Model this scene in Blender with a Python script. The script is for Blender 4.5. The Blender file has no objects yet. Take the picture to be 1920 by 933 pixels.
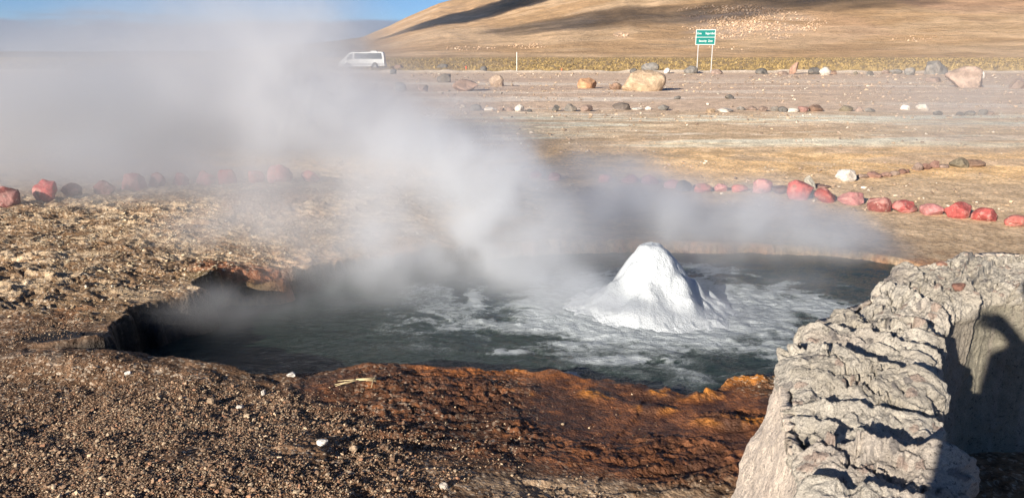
import bpy, bmesh, math, random
import numpy as np
from mathutils import Vector, Matrix, noise as mnoise

R = math.radians
scene = bpy.context.scene
COL = scene.collection

# ------------------------------------------------------------------ camera
CAM_H = 1.72
F_PX = 1450.0                       # focal length in photo pixels (1920 wide)
PITCH = math.atan((466.5 - 105.0) / F_PX)
cam_d = bpy.data.cameras.new('camera')
cam_d.sensor_width = 36.0
cam_d.lens = 36.0 * F_PX / 1920.0
cam_d.clip_start = 0.05
cam_d.clip_end = 40000.0
cam = bpy.data.objects.new('camera', cam_d)
COL.objects.link(cam)
cam.location = (0, 0, CAM_H)
cam.rotation_euler = (math.pi / 2 - PITCH, 0, 0)
scene.camera = cam

# ------------------------------------------------------------------ world, sun, exposure
SUN_AZ = R(35)      # light travels forward and to the right by this much
SUN_EL = R(17)
world = bpy.data.worlds.new('World')
scene.world = world
world.use_nodes = True
wt = world.node_tree
wt.nodes.clear()
wout = wt.nodes.new('ShaderNodeOutputWorld')
wbg = wt.nodes.new('ShaderNodeBackground')
sky = wt.nodes.new('ShaderNodeTexSky')
sky.sky_type = 'NISHITA'
sky.sun_disc = False
sky.sun_elevation = SUN_EL
sky.sun_rotation = math.pi + SUN_AZ      # the sun stands behind the camera, to its left
sky.altitude = 4300
sky.air_density = 1.0
sky.dust_density = 0.1
sky.ozone_density = 5.0
wbg.inputs['Strength'].default_value = 0.055
# thin grey cloud bank low over the horizon
tc = wt.nodes.new('ShaderNodeTexCoord')
mp = wt.nodes.new('ShaderNodeMapping'); mp.inputs['Scale'].default_value = (3.0, 3.0, 26.0)
cn = wt.nodes.new('ShaderNodeTexNoise'); cn.inputs['Scale'].default_value = 1.6; cn.inputs['Detail'].default_value = 7; cn.inputs['Roughness'].default_value = 0.6
sep = wt.nodes.new('ShaderNodeSeparateXYZ')
mr = wt.nodes.new('ShaderNodeMapRange'); mr.interpolation_type = 'SMOOTHSTEP'
mr.inputs['From Min'].default_value = 0.020; mr.inputs['From Max'].default_value = 0.062
mr.inputs['To Min'].default_value = 0.42; mr.inputs['To Max'].default_value = -0.12
ad = wt.nodes.new('ShaderNodeMath'); ad.operation = 'ADD'
cr = wt.nodes.new('ShaderNodeMapRange'); cr.interpolation_type = 'SMOOTHSTEP'
cr.inputs['From Min'].default_value = 0.52; cr.inputs['From Max'].default_value = 0.72
cr.inputs['To Max'].default_value = 0.85
mx = wt.nodes.new('ShaderNodeMixRGB')
mx.inputs['Color2'].default_value = (2.6, 2.9, 3.9, 1)
L = wt.links.new
L(tc.outputs['Generated'], mp.inputs['Vector']); L(mp.outputs['Vector'], cn.inputs['Vector'])
L(tc.outputs['Generated'], sep.inputs[0]); L(sep.outputs['Z'], mr.inputs['Value'])
L(cn.outputs['Fac'], ad.inputs[0]); L(mr.outputs[0], ad.inputs[1]); L(ad.outputs[0], cr.inputs['Value'])
L(cr.outputs[0], mx.inputs['Fac']); L(sky.outputs[0], mx.inputs['Color1'])
L(mx.outputs[0], wbg.inputs['Color']); L(wbg.outputs[0], wout.inputs['Surface'])

sun_d = bpy.data.lights.new('sun', 'SUN')
sun_d.energy = 5.0
sun_d.angle = R(0.5)
sun_d.color = (1.0, 0.90, 0.76)
sun = bpy.data.objects.new('sun', sun_d)
COL.objects.link(sun)
SUN_DIR = Vector((math.sin(SUN_AZ) * math.cos(SUN_EL), math.cos(SUN_AZ) * math.cos(SUN_EL), -math.sin(SUN_EL)))
sun.rotation_euler = SUN_DIR.to_track_quat('-Z', 'Y').to_euler()

scene.view_settings.view_transform = 'Standard'
scene.view_settings.look = 'None'
scene.view_settings.gamma = 1.0
scene.view_settings.exposure = 1.0
scene.view_settings.use_curve_mapping = False
cy = scene.cycles
cy.use_denoising = True
cy.max_bounces = 9
cy.diffuse_bounces = 2
cy.glossy_bounces = 2
cy.volume_bounces = 4
cy.transparent_max_bounces = 12
cy.volume_max_steps = 256
cy.volume_step_rate = 2.0
cy.use_adaptive_sampling = True

# ------------------------------------------------------------------ helpers
CP, SP = math.cos(PITCH), math.sin(PITCH)
def P(px, py, z=0.0):
    """world point at height z seen at photo pixel (px, py)"""
    a = (px - 960.0) / F_PX
    b = (466.5 - py) / F_PX
    dx, dy, dz = a, CP + b * SP, -SP + b * CP
    t = (z - CAM_H) / dz
    return Vector((dx * t, dy * t, z))
def PD(px, py, dist):
    """world point at forward distance dist seen at photo pixel (px, py)"""
    a = (px - 960.0) / F_PX
    b = (466.5 - py) / F_PX
    dx, dy, dz = a, CP + b * SP, -SP + b * CP
    t = dist / dy
    return Vector((dx * t, dist, CAM_H + dz * t))

_rng = np.random.RandomState(7)
_T2 = _rng.rand(8, 256, 256).astype(np.float32)
_T3 = _rng.rand(64, 64, 64).astype(np.float32)
def vn2(x, y, s=0):
    T = _T2[s % 8]
    off = (s // 8) * 37.7
    x = x + off + 1000.0; y = y + off + 1000.0
    xi = np.floor(x).astype(np.int64); yi = np.floor(y).astype(np.int64)
    fx = (x - xi); fy = (y - yi)
    fx = fx * fx * fx * (fx * (fx * 6 - 15) + 10); fy = fy * fy * fy * (fy * (fy * 6 - 15) + 10)
    x0 = xi & 255; x1 = (xi + 1) & 255; y0 = yi & 255; y1 = (yi + 1) & 255
    a = T[x0, y0]; b = T[x1, y0]; c = T[x0, y1]; d = T[x1, y1]
    return (a + (b - a) * fx) * (1 - fy) + (c + (d - c) * fx) * fy
def fbm(x, y, o=4, s=0, g=0.5):
    r = 0; a = 1.0; t = 0
    for i in range(o):
        r = r + a * vn2(x, y, s + i); t += a; a *= g
        x, y = 0.80 * x * 2.03 - 0.6 * y * 2.03, 0.6 * x * 2.03 + 0.80 * y * 2.03
    return r / t                                   # 0..1
def ridge(x, y, o=4, s=0, g=0.5):
    r = 0; a = 1.0; t = 0
    for i in range(o):
        r = r + a * (1 - np.abs(2 * vn2(x, y, s + i) - 1)); t += a; a *= g
        x, y = 0.80 * x * 2.03 - 0.6 * y * 2.03, 0.6 * x * 2.03 + 0.80 * y * 2.03
    return r / t
def vn3(x, y, z, s=0):
    x = x + 500.3 + s * 17.1; y = y + 500.7 + s * 9.3; z = z + 500.1 + s * 5.7
    xi = np.floor(x).astype(np.int64); yi = np.floor(y).astype(np.int64); zi = np.floor(z).astype(np.int64)
    fx = x - xi; fy = y - yi; fz = z - zi
    fx = fx * fx * (3 - 2 * fx); fy = fy * fy * (3 - 2 * fy); fz = fz * fz * (3 - 2 * fz)
    r = 0
    for i in (0, 1):
        for j in (0, 1):
            for k in (0, 1):
                w = (fx if i else 1 - fx) * (fy if j else 1 - fy) * (fz if k else 1 - fz)
                r = r + w * _T3[(xi + i) & 63, (yi + j) & 63, (zi + k) & 63]
    return r
def fbm3(x, y, z, o=4, s=0, g=0.5):
    r = 0; a = 1.0; t = 0
    for i in range(o):
        r = r + a * vn3(x, y, z, s + i); t += a; a *= g
        x, y, z = x * 2.03, y * 2.03, z * 2.03
    return r / t
def worley(x, y, s=0):
    """F1 distance and a cell random"""
    T = _T2[s % 8]; U = _T2[(s + 3) % 8]; W = _T2[(s + 5) % 8]
    x = x + 1000.0; y = y + 1000.0
    xi = np.floor(x).astype(np.int64); yi = np.floor(y).astype(np.int64)
    best = np.full(np.shape(x), 9.0); rid = np.zeros(np.shape(x)); sec = np.full(np.shape(x), 9.0)
    for i in (-1, 0, 1):
        for j in (-1, 0, 1):
            cx = xi + i; cyy = yi + j
            qx = cx + T[cx & 255, cyy & 255]; qy = cyy + U[cx & 255, cyy & 255]
            d = np.sqrt((x - qx) ** 2 + (y - qy) ** 2)
            m = d < best
            sec = np.where(m, best, np.minimum(sec, d))
            rid = np.where(m, W[cx & 255, cyy & 255], rid)
            best = np.where(m, d, best)
    return best, rid, sec
def sst(a, b, x):
    t = np.clip((x - a) / (b - a), 0, 1)
    return t * t * (3 - 2 * t)

def mesh_np(name, verts, faces, mat=None, smooth=True, parent=None, link=True):
    """verts (n,3), faces (m,k) arrays -> one mesh object"""
    me = bpy.data.meshes.new(name)
    verts = np.ascontiguousarray(verts, dtype=np.float32); faces = np.ascontiguousarray(faces, dtype=np.int32)
    n, k = faces.shape
    me.vertices.add(len(verts)); me.vertices.foreach_set('co', verts.ravel())
    me.loops.add(n * k); me.loops.foreach_set('vertex_index', faces.ravel())
    me.polygons.add(n); me.polygons.foreach_set('loop_start', np.arange(0, n * k, k, dtype=np.int32))
    me.polygons.foreach_set('use_smooth', np.full(n, smooth))
    me.update(calc_edges=True)
    if mat: me.materials.append(mat)
    o = bpy.data.objects.new(name, me)
    if link: COL.objects.link(o)
    if parent: o.parent = parent
    return o
def grid_faces(nr, nc, wrap=False):
    i = np.arange(nr - 1)[:, None]; j = np.arange(nc if wrap else nc - 1)[None, :]
    a = i * nc + j; b = i * nc + (j + 1) % nc
    return np.stack([a, b, b + nc, a + nc], -1).reshape(-1, 4)
def col_attr(o, name, rgb):
    a = o.data.attributes.new(name, 'FLOAT_COLOR', 'POINT')
    c = np.ones((len(rgb), 4), np.float32); c[:, :3] = rgb
    a.data.foreach_set('color', c.ravel())
def flt_attr(o, name, v):
    a = o.data.attributes.new(name, 'FLOAT', 'POINT')
    a.data.foreach_set('value', np.asarray(v, np.float32).ravel())
def tag(o, label=None, cat=None, group=None, kind=None):
    if label: o['label'] = label
    if cat: o['category'] = cat
    if group: o['group'] = group
    if kind: o['kind'] = kind
    return o
def empty(name, loc, rz=0):
    o = bpy.data.objects.new(name, None); COL.objects.link(o)
    o.location = loc; o.rotation_euler = (0, 0, rz); o.empty_display_size = 0.2
    return o
def bm_obj(name, bm, mat, parent=None, smooth=False, bevel=0):
    me = bpy.data.meshes.new(name); bm.normal_update(); bm.to_mesh(me); bm.free()
    if smooth:
        me.polygons.foreach_set('use_smooth', [True] * len(me.polygons))
    me.materials.append(mat)
    o = bpy.data.objects.new(name, me); COL.objects.link(o)
    if parent: o.parent = parent
    if bevel:
        b = o.modifiers.new('bevel', 'BEVEL'); b.width = bevel; b.segments = 2; b.limit_method = 'ANGLE'
    return o
def bx(bm, x0, x1, y0, y1, z0, z1):
    vs = [bm.verts.new((x, y, z)) for x in (x0, x1) for y in (y0, y1) for z in (z0, z1)]
    for f in ((0, 1, 3, 2), (4, 6, 7, 5), (0, 4, 5, 1), (2, 3, 7, 6), (0, 2, 6, 4), (1, 5, 7, 3)):
        bm.faces.new([vs[i] for i in f])
    return vs
def cyl(bm, p0, p1, r0, r1=None, n=14):
    r1 = r0 if r1 is None else r1
    p0, p1 = Vector(p0), Vector(p1); d = (p1 - p0).normalized()
    a = d.orthogonal().normalized(); b = d.cross(a)
    A = [bm.verts.new(p0 + (a * math.cos(2 * math.pi * i / n) + b * math.sin(2 * math.pi * i / n)) * r0) for i in range(n)]
    B = [bm.verts.new(p1 + (a * math.cos(2 * math.pi * i / n) + b * math.sin(2 * math.pi * i / n)) * r1) for i in range(n)]
    for i in range(n):
        bm.faces.new((A[i], A[(i + 1) % n], B[(i + 1) % n], B[i]))
    bm.faces.new(A[::-1]); bm.faces.new(B)
def prism(bm, pts, y0, y1):
    """pts: list of (x, z), extruded from y0 to y1"""
    A = [bm.verts.new((x, y0, z)) for x, z in pts]; B = [bm.verts.new((x, y1, z)) for x, z in pts]
    n = len(pts)
    for i in range(n): bm.faces.new((A[i], A[(i + 1) % n], B[(i + 1) % n], B[i]))
    bm.faces.new(A[::-1]); bm.faces.new(B)

class NT:
    """small node-graph writer"""
    def __init__(s, name):
        s.m = bpy.data.materials.new(name); s.m.use_nodes = True
        s.t = s.m.node_tree; s.t.nodes.clear()
        s.out = s.t.nodes.new('ShaderNodeOutputMaterial')
    def n(s, typ, props=None, **ins):
        nd = s.t.nodes.new(typ)
        for k, v in (props or {}).items(): setattr(nd, k, v)
        for k, v in ins.items():
            key = k.replace('_', ' ')
            sock = nd.inputs[int(k[1:])] if (k[0] == 'i' and k[1:].isdigit()) else nd.inputs[key]
            if isinstance(v, bpy.types.NodeSocket): s.t.links.new(v, sock)
            else: sock.default_value = v
        return nd
    def math(s, op, a, b=0.0, clamp=False):
        return s.n('ShaderNodeMath', {'operation': op, 'use_clamp': clamp}, i0=a, i1=b).outputs[0]
    def mix(s, f, a, b, mode='MIX'):
        return s.n('ShaderNodeMixRGB', {'blend_type': mode}, Fac=f, Color1=a, Color2=b).outputs[0]
    def ramp(s, v, a, b, lo=0.0, hi=1.0):
        return s.n('ShaderNodeMapRange', {'interpolation_type': 'SMOOTHSTEP'}, Value=v, From_Min=a, From_Max=b, To_Min=lo, To_Max=hi).outputs[0]
    def noise(s, vec, scale, detail=4, rough=0.5, dist=0.0):
        return s.n('ShaderNodeTexNoise', None, Vector=vec, Scale=scale, Detail=detail, Roughness=rough, Distortion=dist).outputs['Fac']
    def attr(s, name, out='Color'):
        return s.n('ShaderNodeAttribute', {'attribute_name': name}).outputs[out]
    def surf(s, color, rough=0.8, normal=None, **kw):
        b = s.n('ShaderNodeBsdfPrincipled', None, Base_Color=color, Roughness=rough, **kw)
        if normal is not None: s.t.links.new(normal, b.inputs['Normal'])
        s.t.links.new(b.outputs[0], s.out.inputs['Surface'])
        return b
    def bump(s, h, strength=0.5, dist=0.01, normal=None):
        b = s.n('ShaderNodeBump', None, Height=h, Strength=strength, Distance=dist)
        if normal is not None: s.t.links.new(normal, b.inputs['Normal'])
        return b.outputs[0]

def plain(name, color, rough=0.6, metallic=0.0, bumpy=0.0, scale=20.0, vary=0.15):
    t = NT(name)
    v = t.n('ShaderNodeTexCoord').outputs['Object']
    nz = t.noise(v, scale, 5, 0.6)
    c = t.mix(t.ramp(nz, 0.35, 0.7), (*[q * (1 - vary) for q in color], 1), (*[min(1, q * (1 + vary)) for q in color], 1))
    b = t.surf(c, rough, t.bump(nz, bumpy, 0.01) if bumpy else None)
    b.inputs['Metallic'].default_value = metallic
    return t.m

# ------------------------------------------------------------------ pool outline (world x,y) and ground height
POOL_PX = [(60, 654, .25), (120, 664, .24), (190, 668, .22), (250, 668, .21), (300, 676, .20), (345, 676, .20), (390, 680, .20), (440, 683, .19), (480, 690, .18),
           (540, 700, .15), (570, 706, .12), (600, 706, .11), (650, 692, .11), (710, 684, .12), (750, 683, .12), (790, 688, .10), (830, 689, .10), (880, 692, .09), (940, 693, .07),
           (990, 694, .06), (1060, 705, .05), (1110, 711, .04), (1160, 715, .03), (1205, 719, .03), (1245, 722, .02), (1262, 735, .02), (1300, 741, .02), (1340, 722, .02), (1380, 712, .02), (1440, 706, .02),
           (1520, 700, .02), (1640, 690, .02), (1760, 640, .02), (1800, 560, .02), (1770, 510, .02), (1700, 484, .03), (1640, 474, .03),
           (1570, 466, .04), (1500, 460, .05), (1400, 455, .06), (1250, 450, .08), (1100, 448, .09), (950, 452, .1),
           (820, 462, .1), (740, 476, .08), (680, 486, .08), (620, 494, .09), (560, 500, .12), (500, 507, .15), (450, 510, .20), (400, 514, .23), (366, 524, .24),
           (372, 541, .24), (330, 551, .25), (285, 562, .25), (245, 574, .25), (215, 594, .25), (198, 612, .25), (190, 632, .25),
           (160, 640, .28), (110, 646, .27), (60, 648, .26)]
POOL = np.array([P(*p)[:2] for p in POOL_PX])
POOLZ = np.array([p[2] for p in POOL_PX])

def pool_sd(x, y):
    """signed distance to the pool outline (negative inside) and rim height there"""
    shp = x.shape; x = x.ravel(); y = y.ravel()
    best = np.full(x.shape, 1e9); rz = np.zeros(x.shape); inside = np.zeros(x.shape, bool)
    n = len(POOL)
    for i in range(n):
        ax, ay = POOL[i]; bx_, by_ = POOL[(i + 1) % n]
        ex, ey = bx_ - ax, by_ - ay
        t = np.clip(((x - ax) * ex + (y - ay) * ey) / (ex * ex + ey * ey), 0, 1)
        d = (x - ax - t * ex) ** 2 + (y - ay - t * ey) ** 2
        m = d < best
        best = np.where(m, d, best); rz = np.where(m, POOLZ[i] * (1 - t) + POOLZ[(i + 1) % n] * t, rz)
        if ey != 0:
            c = ((ay > y) != (by_ > y)) & (x < ex * (y - ay) / ey + ax)
            inside ^= c
    d = np.sqrt(best); d = np.where(inside, -d, d)
    return d.reshape(shp), rz.reshape(shp)

def ell(x, y, px, py, rx, ry, z=0.1, soft=1.0):
    """soft ellipse mask on the ground; centre and half sizes given in photo pixels at that spot"""
    c = P(px, py, z); r = P(px + rx, py, z); u = P(px, max(py - ry, 112), z); l = P(px, py + ry, z)
    hx = abs(r.x - c.x); hy = abs(u.y - l.y) / 2; cy_ = (u.y + l.y) / 2
    d = np.sqrt(((x - c.x) / hx) ** 2 + ((y - cy_) / hy) ** 2)
    return 1 - sst(1 - 0.5 * soft, 1 + 0.5 * soft, d)

def macro(x, y):
    """large shape of the ground without the pool"""
    far = 0.12 + 0.0 * x
    left = sst(0.6, -2.6, x) * (1 - sst(7.0, 14.0, y))
    near = 0.03 + 0.15 * sst(0.9, -1.2, x) + 0.09 * sst(-1.6, -3.0, x) * sst(3.0, 4.4, y)
    h = near * (1 - sst(8, 14, y)) + far * sst(8, 14, y)
    h = h + 0.05 * (fbm(x * 0.5, y * 0.5, 3, 11) - 0.5) * sst(7, 12, y)
    h = h + 0.10 * sst(3.4, 2.4, y) * sst(1.0, -1.0, x) + 0.15 * sst(1.1, 0.4, y)
    return h

ORANGE_CREST = [(960, 697, 44, 7), (1185, 722, 36, 8), (1262, 724, 14, 10), (1290, 738, 44, 7), (1345, 712, 20, 12), (1400, 706, 44, 9), (1215, 732, 30, 6),
                (1120, 745, 30, 8), (1230, 765, 34, 7), (990, 745, 26, 7), (1375, 790, 60, 9), (1330, 735, 22, 8)]

def ragged(xs, ys):
    k = 0.16 + 0.14 * sst(-1.2, -2.0, xs) * sst(3.7, 4.0, ys)
    wx = xs + k * (fbm(xs * 2.4, ys * 2.4, 4, 3) - 0.5) + 0.08 * (fbm(xs * 9, ys * 9, 4, 5, .6) - 0.5)
    wy = ys + k * (fbm(xs * 2.4 + 9, ys * 2.4, 4, 4) - 0.5) + 0.06 * (fbm(xs * 9, ys * 9 + 5, 4, 6, .6) - 0.5)
    return wx, wy
def ground_h(x, y, detail=True):
    x = np.asarray(x, float); y = np.asarray(y, float)
    h = macro(x, y)
    near = (y < 16) & (np.abs(x) < 12)
    xs, ys = x[near], y[near]
    if xs.size:
        d, rz = pool_sd(*ragged(xs, ys))
        g = h[near]
        w = np.exp(-np.maximum(d, 0) / 0.55)
        g = g * (1 - w) + rz * w
        # lumps near the rim
        g = g + 0.035 * w * (fbm(xs * 5, ys * 5, 3, 8) - 0.45) * sst(1.4, 0.0, xs)
        if detail:
            lft = sst(-0.2, -1.4, xs) * sst(3.9, 4.6, ys)             # crusty left bank
            cr_ = ridge(xs * 5.5 + 2 * fbm(xs * 3, ys * 3, 2, 1), ys * 7.5, 5, 2, 0.62)
            g = g + lft * (0.075 * (cr_ - 0.6)) * (0.45 + 0.9 * fbm(xs * 1.3, ys * 1.3, 2, 13))
            org = sst(-1.4, -0.3, xs) * sst(4.4, 3.6, ys)             # microbial mat, streaky terraces
            u_ = xs * 0.93 + ys * 0.37; v_ = -xs * 0.37 + ys * 0.93
            st = ridge(u_ * 4.0 + 1.5 * fbm(xs * 2, ys * 2, 3, 7), v_ * 11.0, 5, 6, 0.62)
            flat = sst(0.40, 0.62, fbm(xs * 2.2, ys * 4.0, 3, 21))
            g = g + org * (0.038 * (st - 0.6)) * (0.25 + 1.1 * flat)
            g = g + org * (0.016 * (ridge(u_ * 15, v_ * 26, 3, 36, .6) - .6) + 0.008 * (ridge(xs * 48, ys * 52, 2, 38, .6) - .6)) * (0.35 + flat)
            g = g + 0.05 * ell(xs, ys, 140, 676, 150, 20, .25, 1.4)
            grv = sst(4.6, 3.6, ys) * (1 - 0.6 * org)
            g = g + grv * (0.030 * (fbm(xs * 9, ys * 9, 5, 15, 0.62) - 0.5) + 0.05 * (fbm(xs * 2.6, ys * 2.6, 2, 17) - 0.5))
            oth = sst(6.0, 8.0, ys)
            g = g + oth * 0.016 * (fbm(xs * 6, ys * 6, 5, 25, 0.6) - 0.5)
            for (px, py, rx, ry) in ORANGE_CREST:
                g = g + 0.030 * ell(xs + .06 * (fbm(xs * 9, ys * 9, 2, 61) - .5), ys + .08 * (fbm(xs * 9, ys * 9, 2, 62) - .5), px, py, rx, ry * .8, 0.03, 1.6) * (0.35 + 0.9 * ridge(xs * 8, ys * 11, 3, 2) ** 2)
        # orange shelf under the far left bank
        deep = -0.45
        sl = sst(-0.14, 0.0, d)
        g = deep * (1 - sl) + g * sl
        shelf = ell(xs, ys, 470, 542, 90, 12, 0.05, 0.6) * 0.10 + ell(xs, ys, 640, 520, 90, 12, 0.05, 0.6) * 0.07
        g = np.where(d < 0, np.maximum(g, -0.45 + (shelf / 0.10) * 0.53 * (0.9 + 0.3 * fbm(xs * 7, ys * 7, 3, 1))), g)
        h[near] = g
    if detail:
        m = ~near
        h[m] = h[m] + 0.02 * (fbm(x[m] * 1.2, y[m] * 1.2, 4, 31, 0.6) - 0.5)
        # road shoulder of loose gravel between 60 and 90 m
        h[m] = h[m] + 0.25 * np.exp(-((y[m] - 77) / 1.2) ** 2) * (0.5 + fbm(x[m] * 0.6, y[m] * 0.1, 2, 2))
        h[m] = h[m] + 0.5 * (fbm(x[m] * 0.02, y[m] * 0.02, 3, 40) - 0.5) * sst(90, 200, y[m])
    return h

def gz(x, y):
    return float(ground_h(np.array([x]), np.array([y]))[0])

# ------------------------------------------------------------------ ground sheet
TH = R(46); NCOL = 1500
rr = [1.0]
while rr[-1] < 7000:
    r_ = rr[-1]
    if r_ < 5.35: s_ = 0.06 if r_ < 4 else 0.03
    elif r_ < 8.2: s_ = 0.0085
    elif r_ < 11: s_ = 0.014
    elif r_ < 18: s_ = r_ * 0.0022
    elif r_ < 110: s_ = r_ * 0.006
    else: s_ = r_ * 0.03
    rr.append(r_ + s_)
rr = np.array(rr)
th = np.linspace(-TH, TH, NCOL)
RR, TT = np.meshgrid(rr, th, indexing='ij')
GX = (RR * np.sin(TT)).ravel(); GY = (RR * np.cos(TT) - 3.0).ravel()
GZ = ground_h(GX, GY)
print('ground verts', len(GX))

def lin(r, g, b):
    f = lambda c: (c / 255 / 12.92) if c / 255 <= 0.04045 else (((c / 255) + 0.055) / 1.055) ** 2.4
    return np.array([f(r), f(g), f(b)])
def blend(c, rgb, m):
    return c * (1 - m[:, None]) + np.asarray(rgb)[None, :] * m[:, None]

def ground_colour(x, y, z):
    n1 = fbm(x * 0.9, y * 0.9, 4, 50, 0.6); n2 = fbm(x * 6, y * 6, 4, 60, 0.65); n3 = fbm(x * 24, y * 24, 3, 70, 0.65)
    # wide streaks that run along x, as on the flats
    n = len(x)
    c = np.tile(np.array([.20, .140, .085]), (n, 1))                        # brown earth
    # flats beyond the pool
    st1 = fbm(x * 0.16 + 4, y * 0.75, 5, 80, 0.62); st2 = fbm(x * 0.5, y * 3.2, 4, 84, 0.62)
    c = blend(c, (.52, .39, .25), sst(5.6, 7.2, y) * sst(-2.0, 0.0, x + .5 * (y - 7)))
    c = blend(c, (.52, .39, .25), sst(6.6, 9, y))
    c = blend(c, (.68, .46, .23), sst(9.8, 11.5, y) * sst(16, 12, y) * sst(0.30, 0.55, n1 + 0.15 * st2))
    c = blend(c, (.74, .60, .41), sst(11.5, 14, y) * sst(25, 20, y) * sst(0.38, 0.56, st1))
    c = blend(c, (.78, .71, .59), sst(13, 16, y) * sst(26, 21, y) * sst(0.47, 0.60, .5 * st1 + .5 * st2) * sst(-3, 1.5, x))
    c = blend(c, (.54, .40, .27), sst(9, 12, y) * sst(22, 16, y) * sst(0.56, 0.68, fbm(x * .3, y * .8, 4, 87)) * .8)
    st3 = fbm(x * 0.06, y * 0.30, 5, 81, 0.62)
    c = blend(c, (.56, .43, .32), sst(21, 25, y) * sst(80, 70, y))
    c = blend(c, (.66, .58, .49), sst(22, 25, y) * sst(62, 45, y) * sst(0.50, 0.62, st3))
    c = blend(c, (.50, .385, .30), sst(28, 36, y) * sst(0.50, 0.36, st3) * sst(80, 70, y))
    c = blend(c, (.62, .56, .48), np.exp(-((y - 76.5) / 1.0) ** 2) * 0.8)
    c = blend(c, (.36, .26, .13), sst(78, 82, y))
    c = blend(c, (.27, .19, .08), sst(80, 95, y) * sst(0.5, 0.7, fbm(x * 0.3, y * 0.06, 4, 90)))
    # left bank crust: pale yellow tops over brown
    lft = sst(-0.3, -1.2, x) * sst(4.2, 4.9, y) * sst(11, 8.5, y)
    c = blend(c, (.20, .125, .070), lft * 0.9)
    c = blend(c, (.45, .35, .235), lft * sst(0.44, 0.60, n2 * 0.7 + n3 * 0.3) * sst(0.30, 0.50, n1 + 0.12))
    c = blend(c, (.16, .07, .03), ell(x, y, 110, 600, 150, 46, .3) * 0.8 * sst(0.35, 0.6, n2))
    # foreground earth and gravel bed
    fg = sst(4.4, 4.0, y) * sst(0.6, -0.4, x)
    c = blend(c, (.12, .070, .040), fg)
    c = blend(c, (.21, .13, .078), fg * sst(0.5, 0.7, n2))
    c = blend(c, (.42, .37, .31), ell(x, y, 30, 690, 60, 18, .25) * sst(.4, .6, n2))
    # orange and rust mat
    om = np.maximum(ell(x, y, 1130, 790, 520, 112, .08, .6), ell(x, y, 860, 740, 330, 62, .1, .5)) * sst(-1.5, -0.9, x + 0.5 * (n2 - 0.5))
    c = blend(c, (.085, .040, .024), om)
    c = blend(c, (.17, .072, .034), om * sst(0.42, 0.64, n2) * 0.9)
    c = blend(c, (.22, .088, .032), om * sst(0.54, 0.74, n1 * 0.4 + n3 * 0.6) * 0.8)
    nr_ = (y < 16) & (np.abs(x) < 12)
    d = np.full(x.shape, 9.0); d[nr_] = pool_sd(*ragged(x[nr_], y[nr_]))[0]
    rim = np.exp(-np.maximum(d, 0) / 0.16) * sst(-1.2, -0.4, x) * sst(5.2, 4.8, y)
    c = blend(c, (.30, .11, .03), rim * sst(0.40, 0.65, n2) * .8)
    for (px, py, rx, ry) in ORANGE_CREST:
        c = blend(c, (.46, .19, .035), ell(x, y, px, py, rx, ry, 0.03, 1.3) * 0.9 * sst(.38, .55, n2))
    # tan crust along the bottom
    tb = ell(x, y, 1180, 940, 330, 52, .1, .5)
    c = blend(c, (.34, .25, .17), tb * sst(.38, .55, n2))
    # rust rims on the far side
    fr = np.exp(-np.maximum(d, 0) / 0.35) * sst(5.5, 6.0, y)
    c = blend(c, (.34, .14, .055), fr * sst(.38, .66, n2) * 0.6)
    c = blend(c, (.24, .10, .05), ell(x, y, 470, 542, 100, 16, .05, .6))
    c = blend(c, (.10, .085, .04), ell(x, y, 460, 512, 110, 16, .25, .8) * 0.8)
    c = blend(c, (.17, .095, .055), ell(x, y, 490, 385, 70, 26, .2, .8))
    # below the water line inside the basin
    c = blend(c, (.035, .034, .032), sst(-0.03, -0.12, z))
    bank_shade = np.maximum(sst(0.015, -0.03, d) * sst(0.2, -0.6, x), ell(x, y, 125, 647, 85, 11, .2, .6))  # shade of the left bank face and slot, painted near-black
    c = blend(c, (.016, .014, .012), bank_shade * (1 - .8 * ell(x, y, 470, 542, 95, 15, .05, .6)))
    c = np.minimum(c * (1 + 0.20 * sst(6.5, 9, y))[:, None], .85)
    c = c * (0.82 + 0.36 * n3)[:, None]
    wet_or_shade = om * sst(0.62, 0.42, n1) + fr * 0.5 + bank_shade  # painted bank shade is added too, keeping pale flecks off it
    return c, np.clip(wet_or_shade, 0, 1)

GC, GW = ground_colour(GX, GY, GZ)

t = NT('ground_earth')
pos = t.n('ShaderNodeNewGeometry').outputs['Position']
colr = t.attr('earth_colour')
wet_or_shade = t.attr('wetness_and_shade', 'Fac')
vor = t.n('ShaderNodeTexVoronoi', None, Vector=pos, Scale=75.0)
vorc = t.n('ShaderNodeSeparateColor', None, Color=vor.outputs['Color']).outputs[0]
fine = t.noise(pos, 160, 4, 0.7)
mid = t.noise(pos, 22, 6, 0.68)
lump = t.noise(pos, 2.6, 8, 0.68)
k1 = t.ramp(vorc, 0.72, 1.0, 0.0, 0.75)
dry = t.math('SUBTRACT', 1.0, wet_or_shade, True)
c1 = t.mix(t.math('MULTIPLY', k1, dry), colr, (.50, .43, .34, 1))
c2 = t.mix(t.ramp(mid, 0.30, 0.62), (.55, .52, .50, 1), (1.35, 1.32, 1.3, 1))
c3 = t.mix(1.0, c1, c2, 'MULTIPLY')
c4 = t.mix(t.ramp(lump, 0.35, 0.7), (.72, .70, .68, 1), (1.2, 1.2, 1.2, 1))
c5 = t.mix(1.0, c3, c4, 'MULTIPLY')
dep = t.n('ShaderNodeSeparateXYZ', None, Vector=pos).outputs['Y']
fall = t.ramp(dep, 5.0, 11.0, 1.0, 0.22)
b1 = t.bump(lump, 0.35, t.math('MULTIPLY', fall, 0.12))
b2 = t.bump(mid, 0.8, t.math('MULTIPLY', fall, 0.025), b1)
b3 = t.bump(t.math('MULTIPLY', vor.outputs['Distance'], -1.0), 0.6, 0.006, b2)
b4 = t.bump(fine, 0.5, 0.004, b3)
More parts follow.
